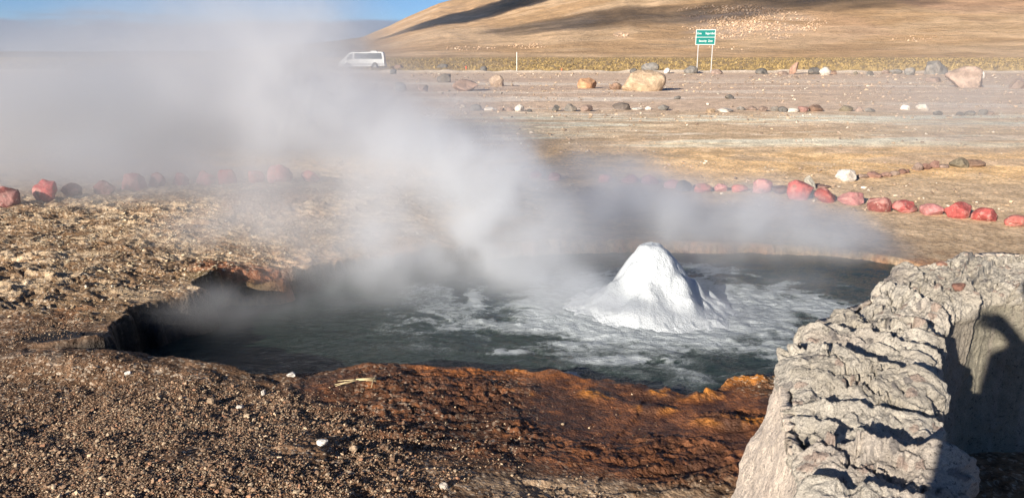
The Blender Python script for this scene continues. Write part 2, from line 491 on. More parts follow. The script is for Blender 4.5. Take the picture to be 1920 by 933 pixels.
rg = t.ramp(wet_or_shade, 0.0, 1.0, 0.92, 0.50)
gb = t.surf(c5, rg, b4); gb.inputs['Specular IOR Level'].default_value = 0.28
M_ground = t.m

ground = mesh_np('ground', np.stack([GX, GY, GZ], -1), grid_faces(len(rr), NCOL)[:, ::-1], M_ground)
col_attr(ground, 'earth_colour', GC); flt_attr(ground, 'wetness_and_shade', GW)
tag(ground, kind='structure')

# ------------------------------------------------------------------ hills
RIDGE_PX = [(-400, 96), (200, 97), (420, 96), (470, 90), (540, 86), (600, 82), (640, 78), (690, 71), (712, 62), (740, 52), (770, 38), (800, 26), (830, 14), (850, 9), (880, 4),
            (930, -12), (1000, -40), (1100, -75), (1250, -110), (1400, -130), (1600, -150), (1900, -160), (2400, -150)]
def hill_h(x, y):
    az = np.arctan2(x, y)
    px = 960 + F_PX * np.tan(np.clip(az, -1.1, 1.1))
    dist = np.hypot(x, y)
    rp = np.array(RIDGE_PX, float)
    top = np.interp(px, rp[:, 0], 105 - rp[:, 1])             # px above horizon
    top = top + 5 * (fbm(px * 0.006, dist * 0 + 1, 3, 5) - 0.5) * sst(600, 900, px)
    ang = top / F_PX * np.cos(az)
    D0, D1 = 900.0, 4200.0
    D1v = D1
    s = np.clip((dist - D0) / (D1v - D0), 0, 1.25)
    prof = np.where(s < 1, 0.30 * s + 0.70 * s ** 1.7, 1 - (s - 1) * 0.8)
    # tangent profile: the ground line rises without overtopping the skyline
    h = np.tan(ang) * D1v * prof
    am = sst(700, 900, px)
    foot = sst(0.0, 0.15, s)
    gul = ridge(az * 9 + 0.5 * s, s * 2.2 + az * 3, 5, 3, 0.5) - 0.6
    h = h + foot * (0.2 + 0.8 * am) * (46 * gul + 40 * (fbm(x * 0.0022, y * 0.0022, 5, 9) - 0.5)) * s * (1 - 0.75 * sst(0.75, 1.0, s) * (1 - am))
    return h
az = np.linspace(R(-48), R(48), 700); dd = np.geomspace(820, 5200, 260)
DD, AA = np.meshgrid(dd, az, indexing='ij')
HX = (DD * np.sin(AA)).ravel(); HY = (DD * np.cos(AA)).ravel(); HZ = hill_h(HX, HY) - 0.6 + 0.6 * sst(820, 1200, np.hypot(HX, HY))
hn1 = fbm(HX * 0.004, HY * 0.004, 5, 12, 0.6); hn2 = fbm(HX * 0.02, HY * 0.02, 4, 22, 0.6)
HC = np.tile(np.array([.49, .315, .17]), (len(HX), 1))
HC = blend(HC, (.60, .42, .26), sst(.45, .65, hn1))
HC = blend(HC, (.47, .31, .17), sst(.55, .75, hn2) * 0.6)
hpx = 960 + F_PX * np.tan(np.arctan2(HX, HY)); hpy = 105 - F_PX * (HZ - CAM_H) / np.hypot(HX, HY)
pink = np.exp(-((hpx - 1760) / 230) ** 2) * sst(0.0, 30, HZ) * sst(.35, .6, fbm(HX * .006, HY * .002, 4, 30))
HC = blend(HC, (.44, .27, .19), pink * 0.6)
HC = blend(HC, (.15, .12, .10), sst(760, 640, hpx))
oc_ = np.zeros(len(HX))
for (cx, cy_, rx, ry, w) in ((1370, 45, 110, 26, 1), (1330, 68, 70, 11, 1), (1450, 52, 70, 20, .8), (1155, 68, 13, 6, .8), (1440, 72, 30, 6, .9)):
    oc_ = np.maximum(oc_, w * (1 - sst(.6, 1.15, np.sqrt(((hpx - cx) / rx) ** 2 + ((hpy - cy_) / ry) ** 2))))
HC = blend(HC, (.55, .40, .29), oc_ * sst(.35, .55, fbm(HX * .012, HY * .012, 4, 35)))
t = NT('hill_slope')
pos = t.n('ShaderNodeNewGeometry').outputs['Position']
n1 = t.noise(pos, 0.012, 8, 0.62); n2 = t.noise(pos, 0.09, 6, 0.7)
c = t.mix(1.0, t.attr('slope_colour'), t.mix(t.ramp(n1, .35, .68), (.80, .78, .74, 1), (1.15, 1.13, 1.1, 1)), 'MULTIPLY')
c = t.mix(1.0, c, t.mix(t.ramp(n2, .3, .7), (.82, .82, .80, 1), (1.15, 1.15, 1.15, 1)), 'MULTIPLY')
t.surf(c, 0.95, t.bump(n2, 0.6, 6.0, t.bump(n1, 0.5, 25.0)))
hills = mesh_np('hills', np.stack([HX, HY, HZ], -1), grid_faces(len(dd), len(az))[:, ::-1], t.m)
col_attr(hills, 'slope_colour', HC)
tag(hills, kind='structure')

# ------------------------------------------------------------------ rocks
def ico(sub):
    bm = bmesh.new(); bmesh.ops.create_icosphere(bm, subdivisions=sub, radius=1.0)
    bm.verts.ensure_lookup_table()
    v = np.array([q.co[:] for q in bm.verts]); f = np.array([[q.index for q in p.verts] for p in bm.faces]); bm.free()
    return v, f
ICO = {s: ico(s) for s in (1, 2, 4, 5)}
def rock_verts(seed, sub=4, rough=0.22, cuts=9, round_=False):
    rg_ = np.random.RandomState(seed)
    v, f = ICO[sub]; v = v.copy()
    n = v / np.linalg.norm(v, axis=1)[:, None]
    # cut by random planes for facets
    for i in range(cuts):
        d = rg_.randn(3); d /= np.linalg.norm(d)
        k = rg_.uniform(0.55, 0.88) if not round_ else rg_.uniform(0.86, 0.98)
        s = v @ d
        v = v - np.maximum(s - k, 0)[:, None] * d[None, :] * 0.93
    o = rg_.rand(3) * 30
    q = n * 1.3 + o
    a = fbm3(q[:, 0], q[:, 1], q[:, 2], 3, 1) - 0.5
    q2 = n * 5 + o
    b = fbm3(q2[:, 0], q2[:, 1], q2[:, 2], 3, 4) - 0.5
    v = v * (1 + rough * 1.6 * a + rough * 0.7 * b)[:, None]
    lo = v.min(0); hi = v.max(0)
    v = (v - (lo + hi) / 2) / ((hi - lo) / 2)
    return v, f

def rock_mat(name, paint=False):
    t = NT(name)
    oi = t.n('ShaderNodeObjectInfo')
    v = t.n('ShaderNodeTexCoord').outputs['Object']
    vv = t.n('ShaderNodeVectorMath', {'operation': 'ADD'}, i0=v, i1=oi.outputs['Location']).outputs[0]
    base = oi.outputs['Color']
    sc_ = 9.0 if paint else 3.0
    n1 = t.noise(vv, sc_, 7, 0.65); n2 = t.noise(vv, sc_ * 6, 5, 0.7); n3 = t.noise(vv, sc_ * 0.6, 4, 0.6, 0.8)
    c = t.mix(1.0, base, t.mix(t.ramp(n1, .3, .7), (.62, .60, .58, 1), (1.3, 1.3, 1.3, 1)), 'MULTIPLY')
    if paint:
        c = t.mix(t.ramp(n3, .50, .60, 0, .6), c, (.50, .27, .24, 1))
        c = t.mix(t.ramp(n1, .56, .63, 0, .8), c, (.19, .11, .08, 1))
        c = t.mix(t.ramp(t.noise(vv, 40, 4, .7), .60, .66, 0, .8), c, (.42, .34, .28, 1))
    else:
        c = t.mix(t.ramp(n3, .50, .66, 0, .45), c, t.mix(0.5, base, (.42, .33, .24, 1)))
    c = t.mix(1.0, c, t.mix(t.ramp(n2, .3, .7), (.78, .78, .78, 1), (1.15, 1.15, 1.15, 1)), 'MULTIPLY')
    bs = 0.03 if paint else 0.16
    t.surf(c, 0.85, t.bump(n2, 0.6, bs * 0.4, t.bump(n1, 0.6, bs)))
    return t.m
M_rock = rock_mat('rough_stone'); M_paint = rock_mat('red_painted_stone', True)

def rock(name, px, py, w, h, color, label, cat, group=None, seed=0, mat=None, tilt=0, rz=None, z=None, depth=None, round_=False, cuts=9, lift=0.0):
    """a single stone: px, py = middle of its foot in the photo, w, h = its size there in photo pixels"""
    zz = 0.12
    for _ in range(3):
        c = P(px, py, zz); zz = gz(c.x, c.y) if z is None else z
    sl = math.sqrt(c.y ** 2 + (CAM_H - zz) ** 2)
    W = w * sl / F_PX / 2; H = h * sl / F_PX / 2
    Dp = (W * 0.8 if depth is None else depth)
    Dp = min(Dp, W * 1.1)
    v, f = rock_verts(seed * 13 + int(px), 4, 0.22, cuts, round_)
    a = random.Random(seed + int(px)).uniform(-0.5, 0.5) if rz is None else rz
    v = v * np.array([W, Dp, H * 1.25])
    ct, st_ = math.cos(tilt), math.sin(tilt)
    if tilt:
        v = np.stack([v[:, 0] * ct + v[:, 2] * st_, v[:, 1], -v[:, 0] * st_ + v[:, 2] * ct], -1)
    v[:, 2] -= v[:, 2].max() - 2 * H
    o = mesh_np(name, v, f, mat or M_rock)
    o.location = (c.x, c.y + Dp * 0.5, zz + lift)
    o.rotation_euler = (0, 0, a * 0.5)
    o.color = (*color, 1)
    tag(o, label, cat, group)
    return o

RED = (.36, .075, .07); RED2 = (.29, .058, .05); PINK = (.46, .20, .20); DRED = (.19, .045, .038); SAL = (.42, .13, .11)
GL = 'red painted stones in the curved row left of the steam'
GRR = 'red painted stones in the row right of the steam'
left_row = [
 (10, 390, 48, 36, DRED, 'dark red painted stone cut by the left edge of the photo'),
 (82, 376, 46, 38, RED, 'large red painted stone second from the left end of the left row'),
 (133, 370, 36, 26, DRED, 'low faint red painted stone just right of the large one near the left end'),
 (193, 364, 40, 26, DRED, 'faint red painted stone fourth in the left row, left of the big round one'),
 (246, 358, 46, 34, RED2, 'big round dull red painted stone fifth in the left row'),
 (293, 352, 34, 28, RED2, 'compact red painted stone with a bright left face, sixth in the left row'),
 (337, 348, 30, 24, RED, 'small hazy red painted stone seventh in the left row'),
 (386, 346, 36, 28, PINK, 'pale pink stone behind mist, eighth in the left row'),
 (424, 345, 34, 28, RED, 'round red painted stone ninth in the left row, left of the low pink one'),
 (478, 343, 34, 22, SAL, 'low salmon pink painted stone left of the tallest stone of the left row'),
 (523, 343, 46, 34, RED, 'tallest peaked red painted stone near the right end of the left row'),
 (580, 341, 36, 22, SAL, 'faded pink red stone at the right end of the left row, edge of the steam'),
]
for i, a in enumerate(left_row):
    rock('painted_stone', *a, 'stone', GL, seed=i + 17, mat=M_paint, cuts=9)
right_row = [
 (1004, 334, 24, 14, RED2, 'small dark red stone at the left end of the right row, deep in steam'),
 (1040, 338, 26, 14, RED2, 'small red stone second from the left end of the right row, in steam'),
 (1136, 341, 26, 14, SAL, 'small faded red stone alone in thin steam, third of the right row'),
 (1182, 343, 34, 15, RED2, 'low dull red stone just left of a brighter red one in mist'),
 (1220, 346, 34, 18, SAL, 'bright coral red stone in mist above and left of the foam cone'),
 (1262, 353, 34, 16, PINK, 'very faint pink stone in mist just left of the unpainted dark stone'),
 (1318, 361, 36, 16, SAL, 'low coral stone just right of the unpainted dark stone'),
 (1352, 359, 26, 14, PINK, 'faint pink stone between two low coral stones in the mist'),
 (1388, 360, 32, 14, SAL, 'low coral stone left of the tall pink stone'),
 (1430, 361, 38, 26, PINK, 'tall rounded pink stone at the mist edge'),
 (1503, 374, 50, 36, RED, 'largest angular red painted stone with a grey slab leaning on it'),
 (1549, 379, 42, 26, RED2, 'rounded red stone just right of the largest angular red stone'),
 (1597, 384, 50, 23, PINK, 'long pale pink stone right of a rounded red one'),
 (1651, 396, 44, 27, DRED, 'darkest red stone of the right row, brownish red'),
 (1699, 398, 50, 21, RED, 'long low red stone right of the darkest red stone'),
 (1751, 404, 44, 21, PINK, 'pale pink stone fourth from the right end of the right row'),
 (1803, 409, 48, 29, RED, 'tall crimson stone third from the right end of the right row'),
 (1851, 414, 46, 24, RED, 'rounded bright red stone second from the right end'),
 (1912, 424, 48, 20, SAL, 'blurred orange red stone at the right edge of the photo'),
]
for i, a in enumerate(right_row):
    rock('painted_stone', *a, 'stone', GRR, seed=i + 31, mat=M_paint, cuts=6)

GREY = (.20, .19, .18); DG = (.115, .11, .105); TAN = (.42, .31, .21); BR = (.22, .14, .10); PALE = (.55, .50, .45); MAU = (.27, .20, .17); WH = (.68, .65, .61); OLV = (.20, .17, .12)
rock('stone', 1285, 358, 30, 20, DG, 'unpainted dark grey stone in mist among the low coral stones', 'stone', seed=3)
rock('stone', 1464, 364, 30, 15, (.16, .09, .085), 'low dark maroon stone between the tall pink stone and the largest red one', 'stone', seed=5)
s_ = rock('stone_slab', 1520, 356, 16, 27, (.48, .46, .40), 'pale grey oblong slab leaning against the largest red stone', 'stone', seed=9, tilt=R(-34), cuts=12)
rock('stone', 1587, 340, 38, 22, PALE, 'whitish angular stone behind the rounded red stones', 'stone', seed=4)
curb = [(1540, 352, 40, 6, 'flattest mauve stone of the brown row, right of the leaning slab'), (1619, 334, 20, 7, 'tiny brown stone touching the right side of the whitish stone'), (1640, 333, 28, 11, 'long reddish brown stone second in the brown row from the whitish stone'),
        (1661, 331, 24, 9, 'low reddish stone third in the brown row from the whitish stone'), (1679, 329, 18, 9, 'pinkish brown stone midway along the brown row'), (1693, 326, 17, 9, 'dark sided brown stone just left of the gap in the brown row'),
        (1702, 324, 8, 8, 'smallest round brown stone in the middle of the brown row'), (1722, 320, 20, 15, 'dark peaked stone right of the gap in the brown row'), (1737, 318, 18, 12, 'low brown stone right of the dark peaked stone'),
        (1752, 315, 20, 15, 'light brown stone with pale top at the raised part of the brown row'), (1772, 315, 20, 7, 'low grey stone left of the olive boulder')]
for i, (a, b, c_, d_, l_) in enumerate(curb):
    rock('stone', a, b, c_, d_, [(.24, .14, .115), MAU, (.26, .15, .12)][i % 3], l_, 'stone', 'brown stones in the low row behind the red ones', seed=60 + i)
rock('boulder', 1801, 314, 34, 19, OLV, 'squat olive brown boulder near the right end of the brown row', 'stone', seed=71)
rock('boulder', 1829, 312, 42, 13, BR, 'long brown rock touching the right side of the olive boulder', 'stone', seed=72)

mid = [
 # px, foot y, w, h, colour, label
 (1206, 171, 84, 38, (.50, .37, .25), 'largest tan boulder standing alone on the grey flat left of the sign'),
 (1101, 166, 36, 19, (.48, .27, .15), 'orange tan split boulder left of the largest tan boulder'),
 (1154, 168, 24, 13, BR, 'small brown stone touching the left foot of the largest tan boulder'),
 (1220, 136, 34, 18, GREY, 'rounded grey boulder behind the top of the largest tan boulder'),
 (1188, 136, 14, 9, DG, 'small dark stone by the grass edge left of the rounded grey boulder'),
 (1251, 138, 12, 10, WH, 'small round white stone between the grey boulder and the sign'),
 (1296, 138, 26, 14, GREY, 'grey boulder behind the left post of the sign'),
 (1345, 139, 22, 9, MAU, 'low brownish stone just right of the sign posts'),
 (1429, 139, 22, 11, DG, 'dark low stone at the grass edge right of the sign'),
 (1469, 140, 20, 7, MAU, 'flat reddish stone left of the upright slab at the grass edge'),
 (1527, 140, 24, 13, DG, 'dark boulder touching the left of a whitish mottled one'),
 (1548, 141, 20, 15, PALE, 'whitish mottled boulder at the grass edge'),
 (1563, 140, 12, 7, BR, 'small brown stone right of the whitish mottled boulder'),
 (1605, 140, 8, 6, OLV, 'tiny olive stone at the grass edge between two gaps'),
 (1631, 142, 14, 9, DG, 'small dark stone with a white side at the grass edge'),
 (1661, 139, 16, 8, MAU, 'small brown stone left of the long grey one at the grass edge'),
 (1681, 139, 26, 9, GREY, 'long low grey stone at the grass edge'),
 (1708, 141, 20, 14, GREY, 'upright rounded grey stone left of the big tilted boulder'),
 (1757, 140, 46, 25, GREY, 'big smooth grey tilted boulder at the grass edge on the right'),
 (1753, 154, 30, 9, MAU, 'low reddish stone left of the big hazy boulder'),
 (1814, 164, 74, 38, (.40, .29, .23), 'big hazy pinkish tan boulder at the far right'),
 (1842, 147, 10, 13, WH, 'small white stone right behind the big hazy pinkish boulder'),
 (1913, 167, 32, 19, MAU, 'brown boulder cut by the right edge of the photo'),
 (1369, 186, 17, 9, DG, 'small dark stone alone on the flat below the sign'),
 (1271, 186, 14, 6, GREY, 'small low grey stone alone below the largest tan boulder'),
 (737, 139, 12, 9, DG, 'small dark stone just right below the white van'),
 (747, 131, 16, 9, BR, 'small brown stone right of the white van, upper of two'),
 (749, 172, 24, 17, GREY, 'round grey boulder at the steam edge below the van'),
 (793, 172, 20, 13, MAU, 'faded pinkish stone between the round grey and the reddish brown boulder'),
 (829, 130, 22, 10, DG, 'dark low stone in the grass right of the van'),
 (832, 155, 28, 16, (.14, .125, .115), 'dark wedge shaped boulder between van and reddish brown boulder'),
 (872, 171, 48, 21, (.30, .20, .155), 'broad reddish brown boulder right of the round grey one'),
 (907, 137, 14, 8, DG, 'small black stone at the grass edge left of the white stake'),
 (931, 162, 28, 21, (.36, .27, .20), 'upright tan boulder right of the broad reddish brown one'),
]
for i, a in enumerate(mid):
    rock('boulder', *a, 'boulder', 'boulders scattered on the flat before the grass', seed=100 + i, cuts=8)
rock('stone_slab', 1489, 139, 13, 22, (.34, .21, .16), 'reddish upright slab leaning to the right at the grass edge', 'boulder', 'boulders scattered on the flat before the grass', seed=150, tilt=R(32), cuts=12)
kerb = [
 (893, 208, 22, 12, GREY, 'grey rounded stone at the left end of the kerb row, edge of steam'),
 (917, 207, 20, 6, WH, 'flat white stone second at the left end of the kerb row'),
 (939, 208, 14, 9, MAU, 'small brown round stone left of the white pointed one in the kerb row'),
 (956, 208, 14, 7, MAU, 'low brown stone just left of the white pointed stone'),
 (975, 209, 20, 13, PALE, 'whitish pointed stone in the left part of the kerb row'),
 (993, 210, 10, 6, DG, 'tiny dark stone right of the whitish pointed one'),
 (1042, 209, 15, 12, DG, 'dark upright stone with a gap on each side in the kerb row'),
 (1070, 209, 24, 14, GREY, 'large rounded grey stone left of a brown one in the kerb row'),
 (1100, 209, 24, 12, MAU, 'brown grey stone right of the large rounded grey kerb stone'),
 (1166, 206, 34, 13, (.13, .11, .10), 'widest dark stone of the kerb row with a long shadow'),
 (1195, 206, 22, 4, WH, 'thin flat white stone right of the widest dark kerb stone'),
 (1216, 206, 12, 6, WH, 'small white stone left of a grey one in the kerb row'),
 (1245, 207, 22, 10, GREY, 'grey stone at the right end of the left kerb group'),
 (1334, 211, 17, 7, TAN, 'small tan stone left of the long pale flat one'),
 (1362, 210, 34, 7, PALE, 'long pale flat stone in the middle of the kerb row'),
 (1390, 207, 16, 8, GREY, 'grey stone just right above the long pale flat one'),
 (1411, 207, 20, 8, MAU, 'mauve stone second to the right of the long pale flat one'),
 (1432, 209, 18, 10, MAU, 'brown tilted stone third to the right of the long pale flat one'),
 (1453, 209, 15, 10, GREY, 'grey stone fourth to the right of the long pale flat one'),
 (1468, 210, 18, 10, DG, 'dark grey stone fifth to the right of the long pale flat one'),
 (1488, 210, 22, 7, PALE, 'low pale stone left of the reddish kerb stone'),
 (1507, 210, 20, 10, (.33, .19, .165), 'reddish stone left of a larger brown one in the kerb row'),
 (1531, 209, 26, 12, BR, 'larger brown stone right of the reddish kerb stone'),
 (1588, 209, 26, 11, OLV, 'olive brown stone alone left of a small mauve one in the kerb row'),
 (1612, 209, 14, 9, MAU, 'small mauve stone right of the olive brown kerb stone'),
 (1633, 210, 20, 7, GREY, 'grey stone at the right end of the middle kerb row'),
 (1699, 206, 18, 9, WH, 'white stone left of a bigger white heap on the right flat'),
 (1731, 207, 26, 12, PALE, 'bigger white angular stone on the right flat'),
 (1760, 216, 18, 8, DG, 'dark stone alone left of the right hand kerb group'),
 (1802, 217, 16, 7, DG, 'first dark stone of the right hand kerb group'),
 (1822, 217, 22, 9, DG, 'widest dark stone of the right hand kerb group'),
 (1843, 216, 18, 11, GREY, 'tallest grey stone of the right hand kerb group'),
 (1859, 216, 13, 7, MAU, 'last small brown stone of the right hand kerb group'),
]
for i, a in enumerate(kerb):
    rock('stone', *a, 'stone', 'stones lined up along the edge of the flat', seed=200 + i, cuts=8)
near_st = [
 (604, 836, 22, 10, WH, 'flat whitish stone on the gravel below the straw'),
 (663, 848, 17, 13, TAN, 'rounded tan pebble right of the flat whitish stone'),
 (493, 741, 9, 12, WH, 'small pointed white stone left of the straw'),
 (545, 706, 17, 7, WH, 'white stone on the pool rim left of the straw'),
 (468, 690, 9, 5, WH, 'tiny white stone on the near pool rim, farthest left of the white ones'),
 (395, 757, 17, 11, TAN, 'light brown stone with a long shadow on the left foreground'),
 (238, 693, 12, 6, WH, 'small white stone near the left part of the pool rim'),
 (449, 765, 14, 6, PALE, 'pale flat stone below the small pointed white one'),
 (832, 915, 16, 10, PALE, 'pale lumpy stone near the bottom edge left of the tan crust'),
]
for i, a in enumerate(near_st):
    rock('small_stone', *a, 'stone', 'single stones on the near bank', seed=300 + i, cuts=9)

# ------------------------------------------------------------------ loose gravel, flakes, scattered stones (uncountable)
def scatter(name, xs, ys, rad, colors, flat=0.7, seed=1, mat=None, sink=0.25):
    rg_ = np.random.RandomState(seed)
    v0, f0 = ICO[1]
    n = len(xs); k = len(v0)
    zs = ground_h(xs, ys)
    S = rad[:, None] * (0.7 + 0.6 * rg_.rand(n, 3)); S[:, 2] *= flat
    jit = 1 + 0.28 * rg_.randn(n, k)
    V = v0[None] * jit[:, :, None] * S[:, None, :]
    a = rg_.rand(n) * 6.283; ca, sa = np.cos(a)[:, None], np.sin(a)[:, None]
    tl = (rg_.rand(n) - 0.5) * 1.2; ctl, stl = np.cos(tl)[:, None], np.sin(tl)[:, None]
    X, Y, Z = V[..., 0], V[..., 1], V[..., 2]
    X, Z = X * ctl - Z * stl, X * stl + Z * ctl
    X, Y = X * ca - Y * sa, X * sa + Y * ca
    V = np.stack([X + xs[:, None], Y + ys[:, None], Z + (zs + rad * flat * (1 - 2 * sink))[:, None]], -1).reshape(-1, 3)
    Fc = (f0[None] + (np.arange(n) * k)[:, None, None]).reshape(-1, 3)
    o = mesh_np(name, V, Fc, mat, smooth=False)
    col_attr(o, 'stone_colour', np.repeat(colors, k, 0))
    return o
t = NT('pebble')
pos = t.n('ShaderNodeNewGeometry').outputs['Position']
nz = t.noise(pos, 300, 3, 0.6)
t.surf(t.mix(1.0, t.attr('stone_colour'), t.mix(t.ramp(nz, .3, .7), (.75, .75, .75, 1), (1.15, 1.15, 1.15, 1)), 'MULTIPLY'), 0.9)
M_peb = t.m
def pal(rg_, n, cols, wts):
    cols = np.array(cols); idx = rg_.choice(len(cols), n, p=np.array(wts) / sum(wts))
    return cols[idx] * (0.65 + 0.7 * rg_.rand(n, 1))
rg_ = np.random.RandomState(5)
N = 230000
xs = rg_.uniform(-2.7, 1.0, N); ys = rg_.uniform(1.9, 4.3, N)
d, _ = pool_sd(xs, ys)
dens = sst(0.05, 0.3, d) * (0.25 + 0.75 * ell(xs, ys, 420, 900, 560, 150, .15, .7)) * sst(0.30, 0.55, fbm(xs * 2, ys * 2, 3, 44) + 0.10) * (1 - 0.93 * np.maximum(ell(xs, ys, 1130, 790, 500, 120, .08, .5), ell(xs, ys, 860, 740, 330, 62, .1, .5)))
dens = dens * sst(0.9, 0.0, xs)
kp = rg_.rand(N) < dens
xs, ys = xs[kp], ys[kp]; n = len(xs); print('gravel', n)
rad = 0.0021 + 0.0030 * rg_.rand(n) ** 2.4 + 0.006 * (rg_.rand(n) > 0.988)
cl = pal(rg_, n, [(.42, .32, .215), (.29, .19, .12), (.18, .11, .068), (.09, .06, .04), (.29, .155, .09)], [2.0, 3, 3.4, 1.8, 1.0])
gr = scatter('gravel', xs, ys, rad, cl, 0.75, 2, M_peb)
tag(gr, 'brown and cream gravel covering the near left bank', kind='stuff')
N = 60000
xs = rg_.uniform(-7.5, 0.5, N); ys = rg_.uniform(4.2, 11.5, N)
d, _ = pool_sd(xs, ys)
kp = (d > 0.06) & (rg_.rand(N) < 0.55 * sst(0.5, -2.0, xs + 1.5 * (fbm(xs, ys, 3, 48) - .5)) *  sst(0.38, 0.6, fbm(xs * 1.2, ys * 1.2, 4, 45) + 0.05) * sst(12, 7, ys))
xs, ys = xs[kp], ys[kp]; n = len(xs)
rad = 0.004 + 0.010 * rg_.rand(n) ** 2.8
cl = pal(rg_, n, [(.52, .43, .29), (.38, .28, .17), (.20, .13, .08), (.52, .46, .37)], [3, 3, 2, 1])
fl = scatter('crust_fragments', xs, ys, rad, cl, 0.45, 3, M_peb)
tag(fl, 'pale yellow and brown crust crumbs on the bank left of the pool', kind='stuff')
N = 20000
ys = 8.5 + 66 * rg_.rand(N) ** 1.9; xs = (rg_.rand(N) * 2 - 1) * (0.74 * ys + 1)
kp = (rg_.rand(N) < sst(0.34, 0.62, fbm(xs * 0.35, np.log(ys) * 9, 4, 46))) & ((xs > -1 - ys * 0.1) | (rg_.rand(N) < 0.4))
d, _ = pool_sd(xs, ys); kp &= d > 0.25
xs, ys = xs[kp], ys[kp]; n = len(xs)
rad = (0.006 + 0.0011 * ys) * (0.35 + 1.3 * rg_.rand(n) ** 4)
cl = pal(rg_, n, [(.50, .44, .36), (.36, .27, .20), (.24, .18, .14), (.42, .31, .21)], [1, 3, 2, 3])
sc_ = scatter('scattered_stones', xs, ys, rad, cl, 0.6, 4, M_peb)
tag(sc_, 'small pale and brown stones strewn over the flat beyond the pool', kind='stuff')

# rubble field on the hillside
def on_hill(px, py):
    for dist in np.geomspace(850, 4300, 500):
        a = math.atan((px - 960) / F_PX)
        x, y = dist * math.sin(a), dist * math.cos(a)
        z = float(hill_h(np.array([x]), np.array([y]))[0])
        if (z - CAM_H) / (y) * F_PX >= (105 - py) : return x, y, z
    return None
rg_ = np.random.RandomState(11)
azs = []; 
N = 60000
gx = HX.reshape(DD.shape); gy = HY.reshape(DD.shape); gzv = HZ.reshape(DD.shape)
ppx = 960 + F_PX * gx / gy; ppy = 105 - F_PX * (gzv - CAM_H) / gy
def outcrop_mask(px, py):
    m = 0
    for (cx, cy_, rx, ry, w) in ((1370, 45, 110, 26, 1), (1330, 68, 70, 11, 1), (1450, 52, 70, 20, .8), (1155, 68, 13, 6, .7), (1300, 30, 50, 12, .4), (985, 88, 40, 5, .25), (1440, 72, 30, 6, .9),
                                 (1335, 92, 60, 8, .08), (880, 92, 50, 5, .1), (1690, 75, 50, 6, .12)):
        m = np.maximum(m, w * (1 - sst(.7, 1.15, np.sqrt(((px - cx) / rx) ** 2 + ((py - cy_) / ry) ** 2))))
    return m
ii = rg_.uniform(0, DD.shape[0] - 1.001, N * 6); jj = rg_.uniform(0, DD.shape[1] - 1.001, N * 6)
i0 = ii.astype(int); j0 = jj.astype(int)
mp_ = outcrop_mask(ppx[i0, j0], ppy[i0, j0]) * sst(.25, .6, fbm(gx[i0, j0] * .01, gy[i0, j0] * .01, 3, 3))
kp = rg_.rand(len(ii)) < mp_ * 0.95
i0, j0 = i0[kp], j0[kp]; fi = (ii[kp] - i0); fj = (jj[kp] - j0)
lerp = lambda G: (G[i0, j0] * (1 - fi) + G[i0 + 1, j0] * fi) * (1 - fj) + (G[i0, j0 + 1] * (1 - fi) + G[i0 + 1, j0 + 1] * fi) * fj
sx, sy, sz = lerp(gx), lerp(gy), lerp(gzv)
n = len(sx); print('hill rubble', n)
v0, f0 = ICO[1]; k = len(v0)
rad = sy * 0.00074 * (0.4 + 1.3 * rg_.rand(n) ** 2)
V = v0[None] * (1 + .3 * rg_.randn(n, k))[:, :, None] * (rad[:, None] * (0.7 + .8 * rg_.rand(n, 3)))[:, None, :] + np.stack([sx, sy, sz + rad * .3], -1)[:, None, :]
o = mesh_np('hillside_rubble', V.reshape(-1, 3), (f0[None] + (np.arange(n) * k)[:, None, None]).reshape(-1, 3), M_peb, smooth=False)
col_attr(o, 'stone_colour', np.repeat(pal(rg_, n, [(.44, .31, .21), (.36, .24, .155), (.52, .40, .30)], [3, 3, 1]), k, 0))
tag(o, 'pale pinkish rock rubble spilling down the golden hillside', kind='stuff')

# ------------------------------------------------------------------ tussock grass band
def tufts(name, cx, cy_, hgt, wid, cols, nb, seed):
    rg_ = np.random.RandomState(seed); n = len(cx)
    z0 = ground_h(cx, cy_)
    A = rg_.rand(n, nb) * 6.283; lean = rg_.rand(n, nb) ** 0.7 * wid[:, None]
    hh = hgt[:, None] * (0.6 + 0.5 * rg_.rand(n, nb)) * (1 - 0.35 * (lean / wid[:, None]) ** 2)
    bw = (hgt * 0.045 + cy_ * 0.00028)[:, None] * (0.7 + .6 * rg_.rand(n, nb))
    bx0 = cx[:, None] + np.cos(A) * lean * 0.35; by0 = cy_[:, None] + np.sin(A) * lean * 0.35
    tx = cx[:, None] + np.cos(A) * lean; ty = cy_[:, None] + np.sin(A) * lean
    B = rg_.rand(n, nb) * 3.14; ux, uy = np.cos(B) * bw, np.sin(B) * bw
    zb = (z0[:, None] - 0.03) + 0 * ux
    V = np.stack([np.stack([bx0 - ux, by0 - uy, zb], -1), np.stack([bx0 + ux, by0 + uy, zb], -1), np.stack([tx, ty, z0[:, None] + hh], -1)], 2)
    Fc = np.arange(n * nb * 3).reshape(-1, 3)
    o = mesh_np(name, V.reshape(-1, 3), Fc, M_grass, smooth=False)
    c = np.repeat(cols, nb * 3, 0) * (0.75 + .5 * np.repeat(rg_.rand(n * nb, 1), 3, 0))
    col_attr(o, 'blade_colour', c)
    return o
t = NT('dry_grass'); t.surf(t.attr('blade_colour'), 0.85); M_grass = t.m
rg_ = np.random.RandomState(21)
N = 15000
cy_ = 80 + 520 * rg_.rand(N) ** 2.2; cx = (rg_.rand(N) * 2 - 1) * (0.76 * cy_)
kp = (cx > -0.28 * cy_) | (rg_.rand(N) < .5)
cx, cy_ = cx[kp], cy_[kp]
n = len(cx)
o = tufts('grass', cx, cy_, 0.18 + 0.26 * rg_.rand(n) + 0.0004 * cy_, 0.22 + .22 * rg_.rand(n), pal(rg_, n, [(.36, .26, .11), (.30, .215, .095), (.22, .155, .08), (.13, .095, .06)], [3, 3, 2, 1.6]), 12, 22)
